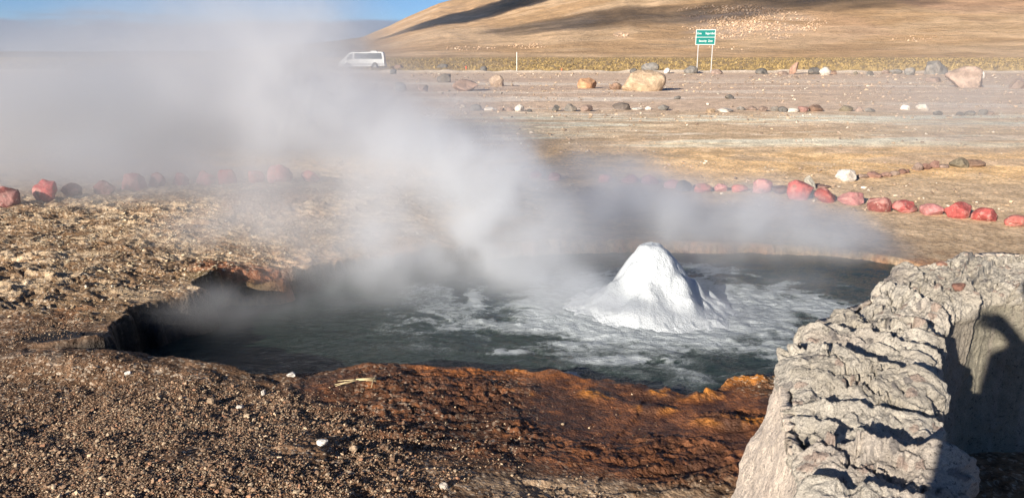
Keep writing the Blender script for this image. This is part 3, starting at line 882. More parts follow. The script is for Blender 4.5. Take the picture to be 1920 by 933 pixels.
tag(o, 'golden dry tussock grass in a wide band below the hill', kind='stuff')
# thin dry tufts beyond the left bank
def patch(name, px, py, rx, ry, n, hh, label, seed):
    rg_ = np.random.RandomState(seed)
    c = P(px, py, .2); hx = rx * c.y / F_PX; u = P(px, py - ry, .2); l = P(px, py + ry, .2); hy = abs(u.y - l.y) / 2
    a = rg_.rand(n) * 6.283; r = rg_.rand(n) ** .6
    cx = c.x + np.cos(a) * r * hx; cy_ = c.y + np.sin(a) * r * hy
    z0 = ground_h(cx, cy_)
    A = rg_.rand(n) * 6.283; ln = hh * (.5 + rg_.rand(n)); up = hh * .35 * rg_.rand(n) + 0.01
    B = A + 1.57; w = 0.0018
    V = np.stack([np.stack([cx - np.cos(B) * w, cy_ - np.sin(B) * w, z0 + .004], -1), np.stack([cx + np.cos(B) * w, cy_ + np.sin(B) * w, z0 + .004], -1),
                  np.stack([cx + np.cos(A) * ln, cy_ + np.sin(A) * ln, z0 + up], -1)], 1)
    o = mesh_np(name, V.reshape(-1, 3), np.arange(n * 3).reshape(-1, 3), M_grass, smooth=False)
    col_attr(o, 'blade_colour', np.repeat(pal(rg_, n, [(.45, .30, .18), (.30, .18, .10), (.16, .09, .06)], [2, 2, 1]), 3, 0))
    tag(o, label, kind='stuff')
patch('dead_grass', 490, 388, 62, 26, 1500, 0.10, 'tangled brown dead grass lying on the ground left of the steam', 5)
patch('dead_grass', 245, 306, 26, 9, 500, 0.14, 'small dark dead grass clump behind the left red stones', 6)
patch('dead_grass', 1020, 312, 24, 8, 400, 0.12, 'small brown dead grass clump behind the steam column', 7)

# ------------------------------------------------------------------ water and foam cone
G0 = P(1228, 578, 0.0)         # foot centre of the cone
GCX, GCY = G0.x, G0.y + 0.10
wx_ = np.arange(-4.2, 3.6, 0.0125); wy_ = np.arange(3.35, 7.6, 0.0125)
WX, WY = np.meshgrid(wx_, wy_)
WX, WY = WX.ravel(), WY.ravel()
dg = np.hypot((WX - GCX) / 1.25, WY - GCY)
turb = 0.18 + 0.82 * np.exp(-(dg / 1.35) ** 2)
# churning domes near the cone, finer ripples away
ang = np.arctan2(WY - GCY, WX - GCX)
wxx = WX + 0.10 * (fbm(WX * 4, WY * 4, 3, 3) - .5); wyy = WY + 0.10 * (fbm(WX * 4, WY * 4 + 7, 3, 4) - .5)
f1, rid, f2 = worley(wxx * 6.5, wyy * 6.5, 1)
f1b, ridb, f2b = worley(wxx * 15, wyy * 15, 2)
dome = np.clip(1 - f1 * f1 * 1.6, 0, 1) * (rid > .35)
domeb = np.clip(1 - f1b * f1b * 1.6, 0, 1) * (ridb > .3)
WZ = turb * (0.009 * dome + 0.006 * domeb + 0.045 * (fbm(WX * 3, WY * 5, 4, 9) - .5)) + 0.012 * (ridge(WX * 7, WY * 13, 4, 5, .6) - .6) * (0.5 + turb)
s_ang = fbm(ang * 2.2 + 3 * np.log(dg + .2), dg * 2.0, 4, 12, .6)
sw = ang + 0.9 * np.log(dg + .15)                       # foam drawn out into swirls
wob = 0.5 * (fbm(WX * 3, WY * 5, 4, 33) - .5)
fil = ridge(np.cos(sw + wob) * dg * 3.2 + 9, np.sin(sw + wob) * dg * 5.0, 5, 35, .62)
blo = fbm(WX * 2.2 + wob * 2, WY * 3.6, 5, 30, .62)
foam = sst(0.50, 0.84, fil * .75 + blo * .45) 
foam = foam * sst(1.75, 0.6, dg + 0.9 * (fbm(WX * 1.3, WY * 1.6, 3, 2) - .5))
foam = np.maximum(foam, 1.1 * sst(1.05, 0.50, dg + 0.5 * (fbm(WX * 5, WY * 7, 4, 8, .6) - .5)))
foam = np.clip(foam * (0.55 + .5 * sst(.9, .5, dg) + .9 * fbm(WX * 22, WY * 34, 3, 66, .6)), 0, 1)
# long crest of foam running out to the left and along the near rim
for (px, py, rx, ry) in ((880, 606, 46, 7), (1170, 668, 120, 10), (940, 650, 60, 6), (1080, 640, 90, 10), (1450, 545, 90, 10), (1520, 575, 60, 6), (1060, 694, 70, 6), (1480, 560, 110, 12), (1300, 735, 40, 10)):
    e = ell(WX, WY, px, py, rx, ry, 0.0, 1.2)
    foam = np.maximum(foam, e * sst(.38, .58, fbm(WX * 8, WY * 12, 4, 41, .6)) * .9)
WZ = WZ + 0.008 * foam
sd, _ = pool_sd(WX, WY)
t = NT('hot_water')
pos = t.n('ShaderNodeNewGeometry').outputs['Position']
fo = t.attr('foam', 'Fac')
nz = t.noise(pos, 55, 6, 0.72, 0.6)
mpn = t.n('ShaderNodeMapping', None, Vector=pos, Scale=(14, 30, 14))
rip = t.noise(mpn.outputs[0], 1.0, 6, 0.65, 0.5)
fr_ = t.ramp(t.math('ADD', fo, t.math('MULTIPLY', t.math('SUBTRACT', nz, 0.5), 1.0)), 0.15, 0.95)
c = t.mix(fr_, (.020, .032, .030, 1), (.42, .46, .50, 1))
c = t.mix(t.math('MULTIPLY', t.ramp(nz, .35, .7, 0.1, .6), t.ramp(fo, 0, .5)), c, (.17, .20, .20, 1))
vb = t.n('ShaderNodeTexVoronoi', None, Vector=pos, Scale=140.0)
b = t.bump(rip, 0.9, 0.022)
b = t.bump(vb.outputs['Distance'], t.math('MULTIPLY', fr_, 0.5), 0.006, b) if False else t.bump(t.math('MULTIPLY', vb.outputs['Distance'], fr_), 0.5, 0.006, b)
b = t.bump(nz, 0.35, 0.008, b)
t.surf(c, t.ramp(fr_, 0, 1, 0.09, 0.6), b, IOR=1.33)
keep = sd < 0.25
nrw, ncw = len(wy_), len(wx_)
fc = grid_faces(nrw, ncw)
fc = fc[keep[fc].all(1)]
used = np.unique(fc); remap = np.full(len(WX), -1); remap[used] = np.arange(len(used))
water = mesh_np('water', np.stack([WX, WY, WZ - 0.035], -1)[used], remap[fc], t.m)
flt_attr(water, 'foam', foam[used])
tag(water, kind='structure')

# foam cone thrown up by the vent
gs = np.arange(-0.95, 0.95, 0.0055)
FX, FY = np.meshgrid(gs, gs); FX, FY = FX.ravel(), FY.ravel()
qx = FX + 0.05 * (fbm(FX * 5, FY * 5, 2, 51) - .5); qy = FY + 0.05 * (fbm(FX * 5 + 4, FY * 5, 2, 52) - .5)
def bell(cx, cy_, r, hgt, p=2.0, ex=1.0):
    d_ = np.sqrt(((qx - cx) / ex) ** 2 + (qy - cy_) ** 2) / r
    return hgt * np.exp(-d_ ** p)
def smax(a, b, k=0.03):
    h_ = np.clip(.5 + .5 * (a - b) / k, 0, 1)
    return b * (1 - h_) + a * h_ + k * h_ * (1 - h_)
rc = np.sqrt((qx / 1.06) ** 2 + qy ** 2) * (1 + 0.10 * (fbm(np.cos(np.arctan2(qy, qx)) * 1.6 + 3, np.sin(np.arctan2(qy, qx)) * 1.6, 3, 55) - .5))
FZ = 0.425 * np.maximum(1 - (np.sqrt(rc ** 2 + .0009) / 0.41) ** 1.7, -0.02) + 0.006
FZ = smax(FZ, bell(-.02, 0, .205, .435, 4.0), .03)
FZ = smax(FZ, bell(.06, -.06, .14, .385, 3.5), .03)
for (cx, cy_, r_, h_) in ((.12, -.12, .12, .33), (.19, -.21, .13, .235), (.22, -.32, .13, .13), (-.19, -.10, .15, .28), (-.08, -.26, .18, .20), (-.34, -.06, .15, .17), (.34, .0, .15, .17), (-.20, -.36, .14, .10), (-.46, -.06, .12, .09)):
    FZ = smax(FZ, bell(cx, cy_, r_, h_, 2.4), 0.06)
for (cx, cy_, r_, h_) in ((.44, .05, .10, .10), (.55, .1, .09, .07), (.40, -.18, .09, .07), (-.46, .02, .10, .08), (-.52, -.2, .08, .06), (.62, -.05, .08, .05), (0.05, -.44, .09, .05), (-.25, -.40, .08, .05), (.3, -.38, .08, .05), (.38, .25, .12, .09), (-.35, .2, .12, .09)):
    FZ = smax(FZ, bell(cx, cy_, r_, h_, 2.4), 0.03)
FZ = np.where(FZ > .32, .32 + .10 * np.tanh((FZ - .32) / .10), FZ)
rf = np.hypot(FX / 1.2, FY)
f1, rid, _ = worley(qx * 7, qy * 7, 5)
FZ = FZ + 0.006 * np.clip(1 - f1 * f1 * 1.5, 0, 1) * sst(.02, .1, FZ) + 0.012 * (fbm(FX * 6, FY * 6, 3, 60) - .5) * sst(.03, .15, FZ)
f1, rid, _ = worley(qx * 18, qy * 18, 6)
FZ = FZ + (0.004 * np.clip(1 - f1 * f1 * 1.5, 0, 1) + .010 * (fbm(FX * 20, FY * 20, 3, 71, .6) - .5)) * sst(.02, .10, FZ)
FZ = FZ - 0.075 * sst(.38, .75, rf + .22 * (fbm(FX * 4, FY * 4, 4, 61, .6) - .5)) - 0.01
FZ = np.where(rf > .9, -0.08, FZ)
t = NT('bubble_foam')
pos = t.n('ShaderNodeTexCoord').outputs['Object']
vb = t.n('ShaderNodeTexVoronoi', None, Vector=pos, Scale=95.0); vb2 = t.n('ShaderNodeTexVoronoi', None, Vector=pos, Scale=190.0)
b = t.bump(t.noise(pos, 14, 5, .6), 0.5, 0.03); b = t.bump(vb.outputs['Distance'], 0.5, 0.008, b); b = t.bump(vb2.outputs['Distance'], 0.4, 0.004, b)
c = t.mix(t.ramp(vb.outputs['Distance'], .1, .6, 0, .35), (.49, .525, .56, 1), (.37, .405, .44, 1))
bs = t.surf(c, 0.35, b)
bs.inputs['Subsurface Weight'].default_value = 0.35
bs.inputs['Subsurface Radius'].default_value = (1, 1, 1)
bs.inputs['Subsurface Scale'].default_value = 0.03
cone = mesh_np('foam_cone', np.stack([FX, FY, FZ], -1), grid_faces(len(gs), len(gs)), t.m)
cone.location = (GCX, GCY, 0.0); cone.scale = (0.80, 0.84, 1.10)
tag(cone, 'white cone of bubbling foam thrown up in the middle of the steaming pool', 'geyser')

# ------------------------------------------------------------------ stone wall (foreground right)
ZT = 0.75
Lpx = [(1470, 1120), (1510, 1000), (1512, 930), (1500, 850), (1478, 765), (1470, 700), (1496, 660), (1502, 625), (1540, 598), (1590, 578), (1640, 556), (1672, 520), (1700, 503), (1760, 490), (1810, 478), (1860, 470), (1920, 474), (2010, 478), (2160, 480)]
Rpx = [(1790, 1120), (1782, 1000), (1776, 930), (1776, 850), (1762, 790), (1746, 735), (1744, 700), (1748, 650), (1752, 622), (1762, 606), (1770, 596), (1784, 582), (1800, 570), (1822, 560), (1845, 552), (1868, 548), (1920, 548), (2010, 550), (2160, 552)]
def path_pts(pts):
    return np.array([P(a, b, ZT)[:2] for a, b in pts])
LA, RA = path_pts(Lpx), path_pts(Rpx)
CC = (LA + RA) / 2
sl_ = np.concatenate([[0], np.cumsum(np.linalg.norm(np.diff(CC, axis=0), axis=1))])
NU = 760; NF = 130; NTP = 240
u = np.linspace(0, sl_[-1], NU)
def smooth(a, k=9):
    p = np.pad(a, (k, k), 'edge'); return np.convolve(p, np.ones(2 * k + 1) / (2 * k + 1), 'valid')
Lx, Ly = smooth(np.interp(u, sl_, LA[:, 0])), smooth(np.interp(u, sl_, LA[:, 1]))
Rx, Ry = smooth(np.interp(u, sl_, RA[:, 0])), smooth(np.interp(u, sl_, RA[:, 1]))
ax_, ay_ = Lx - Rx, Ly - Ry; al = np.hypot(ax_, ay_); ax_, ay_ = ax_ / al, ay_ / al       # outward across the wall on the left
cols_ = []; 
for i in range(NF):                                      # outer (left) face, base -> top
    s = i / NF; fl_ = 0.26 * (1 - s) ** 1.2 + 0.012 * math.sin(s * 3.1)
    cols_.append((Lx + ax_ * fl_, Ly + ay_ * fl_, np.full(NU, -0.15 + (ZT + 0.15) * s), np.full(NU, -1.0 + s), ))
for i in range(NTP):
    s = i / (NTP - 1)
    edge = min(s, 1 - s)
    rnd_ = -0.055 * max(0, 1 - edge / 0.16) ** 2.2
    cols_.append((Lx * (1 - s) + Rx * s, Ly * (1 - s) + Ry * s, np.full(NU, ZT + rnd_), np.full(NU, s)))
for i in range(1, NF + 1):
    s = i / NF; fl_ = 0.05 * s
    cols_.append((Rx - ax_ * fl_, Ry - ay_ * fl_, np.full(NU, ZT - 0.055 - (ZT + 0.1) * s), np.full(NU, 1 + s)))
VX = np.stack([c_[0] for c_ in cols_], 1); VY = np.stack([c_[1] for c_ in cols_], 1); VZ = np.stack([c_[2] for c_ in cols_], 1); VV = np.stack([c_[3] for c_ in cols_], 1)
UU = np.repeat(u[:, None], VX.shape[1], 1)
Pm = np.stack([VX, VY, VZ], -1)
gu = np.gradient(Pm, axis=0); gv = np.gradient(Pm, axis=1)
Nn = np.cross(gv, gu); Nn /= (np.linalg.norm(Nn, axis=-1, keepdims=True) + 1e-9)
if Nn[NU // 2, NF + NTP // 2, 2] < 0: Nn = -Nn
topm = sst(-0.05, 0.04, VV) * sst(1.06, 0.96, VV)
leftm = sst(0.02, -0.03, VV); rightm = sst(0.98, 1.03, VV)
X_, Y_, Z_ = VX, VY, VZ
big = fbm3(X_ * 3.2, Y_ * 3.2, Z_ * 3.2, 4, 1, .55) - .5
medn = fbm3(X_ * 11, Y_ * 11, Z_ * 11, 4, 5, .6) - .5
fin = fbm3(X_ * 38, Y_ * 38, Z_ * 38, 3, 9, .6) - .5
disp = 0.080 * big + (0.026 - .004 * topm) * medn + (0.008 + .014 * topm) * fin + .008 * topm * (fbm3(X_ * 95, Y_ * 95, Z_ * 95, 2, 3) - .5)
# ledges: each layer rises towards the far side and breaks off
def at_u(px, py):
    q = np.array(P(px, py, ZT)[:2]); return u[np.argmin(np.hypot((Lx + Rx) / 2 - q[0], (Ly + Ry) / 2 - q[1]))]
LEDGE = [((1500, 905), (1760, 990), .030, .22), ((1530, 832), (1770, 900), .055, .25), ((1480, 770), (1600, 860), .020, .15), ((1530, 765), (1765, 800), .026, .16),
         ((1497, 668), (1750, 742), .060, .28), ((1520, 620), (1748, 700), .020, .14), ((1575, 620), (1745, 680), .036, .18), ((1600, 585), (1750, 640), .030, .16), ((1650, 555), (1790, 590), .030, .16),
         ((1700, 525), (1800, 560), .028, .2), ((1790, 495), (1840, 545), .022, .3), ((1880, 480), (1885, 545), .02, .3)]
vv = np.clip(VV, 0, 1)
warp = 0.10 * (fbm(UU * 3.0, VV * 2.2, 4, 77, .6) - .5) + 0.030 * (fbm(UU * 14, VV * 9, 4, 78, .6) - .5)
for k_, (a, b, hgt, lam) in enumerate(LEDGE):
    ua, ub = at_u(*a), at_u(*b)
    un = ua + (ub - ua) * vv
    s = UU + warp * (0.7 + .15 * (k_ % 3)) - un
    mask = (0.35 + 1.0 * fbm(VV * 3.0 + k_ * 3.1, UU * 0.8, 2, 90 + k_))
    disp = disp + (topm + .25 * rightm * sst(1.5, 1.0, VV)) * hgt * 1.7 * mask * np.exp(np.minimum(s, 0) / (lam * .5)) * sst(0.012, -0.003, s)
# fine strata cracks along the layers
strata = ridge(UU * 9 + 2.2 * warp * 10, VV * 2.0, 4, 14, .6)
disp = disp + topm * 0.044 * (strata - .6)
crk = 1 - np.abs(2 * fbm(UU * 5.5 + 3 * warp * 6, VV * 1.3, 4, 31, .6) - 1)
disp = disp - topm * 0.034 * sst(.92, .985, crk)
f1, rid, f2 = worley(X_ * 30, (Y_ + Z_) * 30, 3)
disp = disp + topm * 0.006 * np.clip(1 - f1 * 1.7, 0, 1) * (rid > .5) - topm * .007 * np.clip(1 - f1 * 1.9, 0, 1) * (rid < .2)
disp = disp + rightm * 0.03 * (fbm(UU * 9, Z_ * 1.2, 4, 17) - .5) + leftm * 0.02 * (fbm(UU * 3, Z_ * 3, 3, 19) - .5)
Pm = Pm + Nn * disp[..., None]
cw = np.tile(np.array([.48, .44, .38]), (Pm[..., 0].size, 1)).reshape(Pm.shape)
def bl3(c_, rgb, m): return c_ * (1 - m[..., None]) + np.array(rgb) * m[..., None]
cn1 = fbm3(X_ * 6, Y_ * 6, Z_ * 6, 4, 21, .6); cn2 = fbm3(X_ * 30, Y_ * 30, Z_ * 30, 3, 25, .6)
cw = bl3(cw, (.40, .36, .30), sst(.45, .62, cn1) * .8)
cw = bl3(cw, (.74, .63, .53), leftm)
cw = bl3(cw, (.34, .24, .21), sst(.58, .70, fbm3(X_ * 4, Y_ * 4, Z_ * 4, 3, 31)) * .22)
cw = bl3(cw, (.32, .23, .19), ((rid > .90) & (f1 < .4)) * topm * .7)
cw = bl3(cw, (.17, .155, .15), ((rid > .78) & (rid < .86) & (f1 < .4)) * topm * .8)
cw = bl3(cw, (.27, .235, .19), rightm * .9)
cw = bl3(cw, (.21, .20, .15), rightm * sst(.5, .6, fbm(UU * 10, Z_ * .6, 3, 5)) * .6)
cw = cw * (0.75 + .5 * cn2)[..., None]
t = NT('conglomerate_stone')
pos = t.n('ShaderNodeNewGeometry').outputs['Position']
n1 = t.noise(pos, 70, 6, 0.72); n2 = t.noise(pos, 260, 4, 0.7); vb = t.n('ShaderNodeTexVoronoi', None, Vector=pos, Scale=95.0)
pit = t.ramp(n1, .34, .46, .35, 1.0)
c = t.mix(1.0, t.attr('stone_colour'), t.n('ShaderNodeCombineColor', None, Red=pit, Green=pit, Blue=pit).outputs[0], 'MULTIPLY')
c = t.mix(1.0, c, t.mix(t.ramp(n2, .3, .7), (.72, .72, .72, 1), (1.2, 1.2, 1.2, 1)), 'MULTIPLY')
b = t.bump(n1, 1.0, 0.016); b = t.bump(vb.outputs['Distance'], 0.4, 0.005, b); b = t.bump(n2, 0.6, 0.003, b)
t.surf(c, 0.92, b)
wf = grid_faces(*VX.shape)
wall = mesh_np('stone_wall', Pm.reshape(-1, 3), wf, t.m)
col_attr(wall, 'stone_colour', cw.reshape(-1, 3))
# close both ends
me = wall.data
bm = bmesh.new(); bm.from_mesh(me)
bm.verts.ensure_lookup_table(); nc_ = VX.shape[1]
bm.faces.new([bm.verts[i] for i in range(nc_)]); bm.faces.new([bm.verts[(NU - 1) * nc_ + i] for i in range(nc_)][::-1])
bmesh.ops.recalc_face_normals(bm, faces=bm.faces); bm.to_mesh(me); bm.free()
tag(wall, 'rough grey layered conglomerate wall bending right beside the pool, largest rock in front', 'stone wall')
def wall_pt(px, py):
    """nearest wall vertex seen at this photo pixel"""
    v = Pm.reshape(-1, 3)
    dz = (v[:, 1] * -SP + (v[:, 2] - CAM_H) * CP); dy = v[:, 1] * CP - (v[:, 2] - CAM_H) * SP * -1 * -1
    dy = v[:, 1] * CP + (v[:, 2] - CAM_H) * -SP
    upc = v[:, 1] * SP + (v[:, 2] - CAM_H) * CP
    ix = 960 + F_PX * v[:, 0] / dy; iy = 466.5 - F_PX * upc / dy
    i = np.argmin((ix - px) ** 2 + (iy - py) ** 2 + (dy * 3))
    return v[i]
for i, (px, py, w, h, c_, lb) in enumerate([(1797, 541, 30, 18, (.24, .12, .09), 'reddish brown pebble sitting on the wall top, the larger one'), (1765, 497, 22, 12, (.27, .15, .11), 'small reddish pebble on the far end of the wall top'), (1858, 478, 22, 9, (.28, .25, .22), 'small grey knob stone on the crest of the wall')]):
    q = wall_pt(px, py); s = q[1] / F_PX / 2
    v, f = rock_verts(400 + i, 4, .2, 8)
    o = mesh_np('small_stone', v * np.array([w * s, w * s * .8, h * s]), f, M_rock)
    o.location = (q[0], q[1], q[2] + h * s * .3); o.color = (*c_, 1)
    tag(o, lb, 'stone')

# ------------------------------------------------------------------ dry straw on the near bank
def straw():
    a = P(706, 729, .12); c0 = gz(a.x, a.y) + .02
    root = empty('straw_stalks', (a.x, a.y, c0))
    m = plain('dry_straw', (.58, .47, .27), 0.6)
    ends = [(634, 726), (628, 733), (640, 736), (630, 739), (697, 748)]
    for i, (px, py) in enumerate(ends):
        e = P(px, py, .12); ez = gz(e.x, e.y) + .012 + .004 * i
        bm = bmesh.new()
        p0 = Vector((0, 0, .006 * i)); p1 = Vector((e.x - a.x, e.y - a.y, ez - c0))
        mid_ = (p0 + p1) / 2 + Vector((0, .004 * (i - 2), .012))
        cyl(bm, p0, mid_, .0026, .0022, 7); cyl(bm, mid_, p1, .0022, .0011, 7)
        bm_obj('stalk', bm, m, root, smooth=True)
    tag(root, 'few straw yellow dry stalks joined at one end on the brown bank', 'straw')
straw()

# ------------------------------------------------------------------ white van
def van():
    z0 = gz(*P(681, 129, .12)[:2])
    c = P(681, 129.5, z0); 
    root = empty('van', (c.x, c.y, z0 + .02), R(2))
    wh = plain('white_paint', (.60, .62, .63), 0.35, vary=.05); gl = plain('dark_glass', (.10, .11, .12), 0.12, vary=.2)
    tr = plain('grey_trim', (.10, .10, .10), 0.5); ty = plain('tyre_rubber', (.03, .03, .03), 0.85); rm = plain('steel_rim', (.45, .45, .46), 0.35, .6)
    lp = plain('lamp_glass', (.75, .72, .68), 0.1); rd = plain('red_lamp', (.4, .02, .02), .2)
    S = 5.55 / 5.4
    # length along x, nose at -x; side profile (x, z)
    prof = [(-2.70, .42), (-2.74, .62), (-2.66, .86), (-2.35, 1.00), (-2.12, 1.06), (-1.62, 1.70), (-1.42, 1.88), (-1.15, 1.96), (2.30, 2.02), (2.52, 1.96), (2.62, 1.75), (2.68, 1.10), (2.70, .50), (2.62, .36)]
    arch = lambda cx: [(cx + .42 * math.cos(t_), .36 + .40 * math.sin(t_)) for t_ in np.linspace(0, math.pi, 9)]
    lower = [(2.62, .36)] + arch(1.55) + arch(-1.75) + [(-2.70, .36)]
    pts = prof[:-1] + lower
    bm = bmesh.new(); prism(bm, [(x * S, z * S) for x, z in pts], -.92, .92)
    # tuck the roof in
    for v in bm.verts:
        if v.co.z > 1.1: v.co.y *= 1 - 0.12 * (v.co.z - 1.1)
    bmesh.ops.triangulate(bm, faces=[f for f in bm.faces if len(f.verts) > 4])
    body = bm_obj('body', bm, wh, root, bevel=.05)
    def side_panel(name, pts, mat, parent, t0=.008):
        for sgn in (-1, 1):
            bm = bmesh.new()
            y = lambda z: (.92 * (1 - (0.12 * (z - 1.1) if z > 1.1 else 0))) * sgn
            A = [bm.verts.new((x * S, y(z * S) + sgn * t0, z * S)) for x, z in pts]; B = [bm.verts.new((x * S, y(z * S) - sgn * .02, z * S)) for x, z in pts]
            k = len(pts)
            for i in range(k): bm.faces.new((A[i], A[(i + 1) % k], B[(i + 1) % k], B[i]))
            bm.faces.new(A); bm.faces.new(B[::-1]); bmesh.ops.recalc_face_normals(bm, faces=bm.faces)
            bm_obj(name, bm, mat, parent)
    side_panel('side_window', [(-1.92, 1.10), (-1.48, 1.66), (-1.36, 1.76), (-1.06, 1.80), (-1.12, 1.14)], gl, root)
    side_panel('side_window', [(-.86, 1.18), (-.88, 1.82), (2.34, 1.86), (2.46, 1.24), (2.40, 1.18)], gl, root)
    side_panel('side_trim', [(-2.60, .52), (-2.60, .60), (2.64, .60), (2.64, .52)], tr, root, .012)
    side_panel('side_step', [(-1.1, .30), (-1.1, .36), (1.0, .36), (1.0, .30)], wh, root, .03)
    bm = bmesh.new(); n_ = Vector((-1, 0, .8)).normalized()
    A = [(-2.10, -.72, 1.10), (-2.10, .72, 1.10), (-1.46, .66, 1.86), (-1.46, -.66, 1.86)]
    vs = [bm.verts.new(Vector(p) * S + n_ * .03) for p in A]; ws = [bm.verts.new(Vector(p) * S - n_ * .02) for p in A]
    bm.faces.new(vs); bm.faces.new(ws[::-1])
    for i in range(4): bm.faces.new((vs[i], ws[i], ws[(i + 1) % 4], vs[(i + 1) % 4]))
    bm_obj('windscreen', bm, gl, root)
    for sgn in (-1, 1):
        bm = bmesh.new(); bx(bm, -2.82, -2.66, sgn * .78 - .13, sgn * .78 + .13, .66, .82); bm_obj('headlight', bm, lp, root, bevel=.03)
        bm = bmesh.new(); bx(bm, 2.72, 2.79, sgn * .80 - .07, sgn * .80 + .07, .80, 1.15); bm_obj('tail_light', bm, rd, root, bevel=.02)
        bm = bmesh.new(); bx(bm, -1.95, -1.80, sgn * 1.06 - .07, sgn * 1.06 + .07, 1.10, 1.34); bm_obj('mirror', bm, wh, root, bevel=.03)
        for cx in (-1.75, 1.55):
            bm = bmesh.new(); cyl(bm, (cx * S, sgn * .72, .34), (cx * S, sgn * .925, .34), .34, n=28); w = bm_obj('wheel', bm, ty, root, smooth=False, bevel=.03)
            bm = bmesh.new(); cyl(bm, (cx * S, sgn * .90, .34), (cx * S, sgn * .94, .34), .19, .17, n=20); bm_obj('rim', bm, rm, w)
    bm = bmesh.new(); bx(bm, 1.05, 1.85, -.45, .45, 2.05, 2.19); bm_obj('roof_unit', bm, wh, root, bevel=.06)
    bm = bmesh.new(); bx(bm, -2.88, -2.72, -.88, .88, .38, .56); bm_obj('bumper', bm, wh, root, bevel=.04)
    bm = bmesh.new(); bx(bm, 2.76, 2.88, -.88, .88, .38, .56); bm_obj('bumper', bm, wh, root, bevel=.04)
    tag(root, 'white minibus with long dark side window parked behind the steam', 'van')
van()

# ------------------------------------------------------------------ green road sign on two posts
def text_mesh(name, body, size, mat, parent, loc, width=None):
    cu = bpy.data.curves.new(name, 'FONT'); cu.body = body; cu.size = size; cu.extrude = 0.002; cu.align_x = 'CENTER'; cu.align_y = 'CENTER'; cu.offset = size * .008; cu.shear = .12
    tmp = bpy.data.objects.new('t', cu); COL.objects.link(tmp)
    bpy.context.view_layer.update()
    me = bpy.data.meshes.new_from_object(tmp.evaluated_get(bpy.context.evaluated_depsgraph_get()))
    COL.objects.unlink(tmp); bpy.data.objects.remove(tmp)
    me.name = name; me.materials.clear(); me.materials.append(mat)
    o = bpy.data.objects.new(name, me); COL.objects.link(o); o.parent = parent
    if width:
        xs_ = [v.co.x for v in me.vertices]; k_ = width / (max(xs_) - min(xs_))
        o.scale = (k_, 1, 1)
    o.location = loc; o.rotation_euler = (math.pi / 2, 0, 0)
    return o
def sign():
    c = P(1319, 137.5, .12); z0 = gz(c.x, c.y); s = c.y / F_PX
    root = empty('road_sign', (c.x, c.y, z0), R(-3))
    gr_ = plain('green_sign_face', (.0, .165, .145), .45, vary=.04); wt_ = plain('white_sign_paint', (.70, .70, .70), .5, vary=.03); st_ = plain('galvanised_post', (.55, .55, .54), .45, .3, vary=.08)
    W = 35.0 * s; H = 26.5 * s; zc = (137.5 - 75) * s
    for k_, x in enumerate((-12.2 * s, 13.4 * s)):
        bm = bmesh.new(); bx(bm, x - .035, x + .035, .02, .08, -.3, zc + H / 2 - .05); bm_obj('post', bm, st_, root)
    bm = bmesh.new(); bx(bm, -W / 2, W / 2, -.010, .018, zc - H / 2, zc + H / 2)
    pn = bm_obj('sign_panel', bm, wt_, root)
    e = .045
    bm = bmesh.new(); bx(bm, -W / 2 + e, W / 2 - e, -.014, -.011, zc + .02, zc + H / 2 - e); bm_obj('sign_face', bm, gr_, pn)
    bm = bmesh.new(); bx(bm, -W / 2 + e, W / 2 - e, -.014, -.011, zc - H / 2 + e, zc - .02); bm_obj('sign_face', bm, gr_, pn)
    zu = zc + H * .25; zl = zc - H * .25
    text_mesh('lettering', 'Zona', .27, wt_, pn, (-W * .335, -.018, zu), .42)
    text_mesh('lettering', 'Seguridad', .27, wt_, pn, (W * .215, -.018, zu), .86)
    text_mesh('lettering', 'Security', .27, wt_, pn, (-W * .14, -.018, zl), .74)
    text_mesh('lettering', 'Zone', .27, wt_, pn, (W * .25, -.018, zl), .42)
    tag(root, 'green Zona Seguridad sign with white border on two thin posts', 'sign')
sign()

# stakes and poles
def stake(name, px, py, hpx, rad_, color, label, cat, cap=None):
    c = P(px, py, .12); z0 = gz(c.x, c.y); s = c.y / F_PX
    root = empty(name, (c.x, c.y, z0))
    bm = bmesh.new(); cyl(bm, (0, 0, -.2), (0, 0, hpx * s), rad_, n=10); bm_obj('pole', bm, plain(name + '_paint', color, .6), root)
    bm = bmesh.new(); cyl(bm, (0, 0, hpx * s + .002), (0, 0, hpx * s + .03 + rad_), rad_ * 1.25, rad_ * .6, n=10); bm_obj('cap', bm, plain(name + '_cap', cap or color, .6), root)
    tag(root, label, cat)
stake('marker_stake', 969, 137, 32, .035, (.74, .72, .68), 'thin white stake at the grass edge right of the boulders', 'stake')
stake('marker_stake', 874, 133, 7, .07, (.75, .12, .05), 'short orange red marker in the grass right of the van', 'marker')
stake('marker_stake', 1053, 136, 6, .06, (.80, .18, .08), 'tiny orange red marker at the grass edge left of the largest tan boulder', 'marker')
stake('pole', 571, 150, 72, .045, (.30, .29, .28), 'tall thin grey pole standing in the steam left of the van', 'pole')

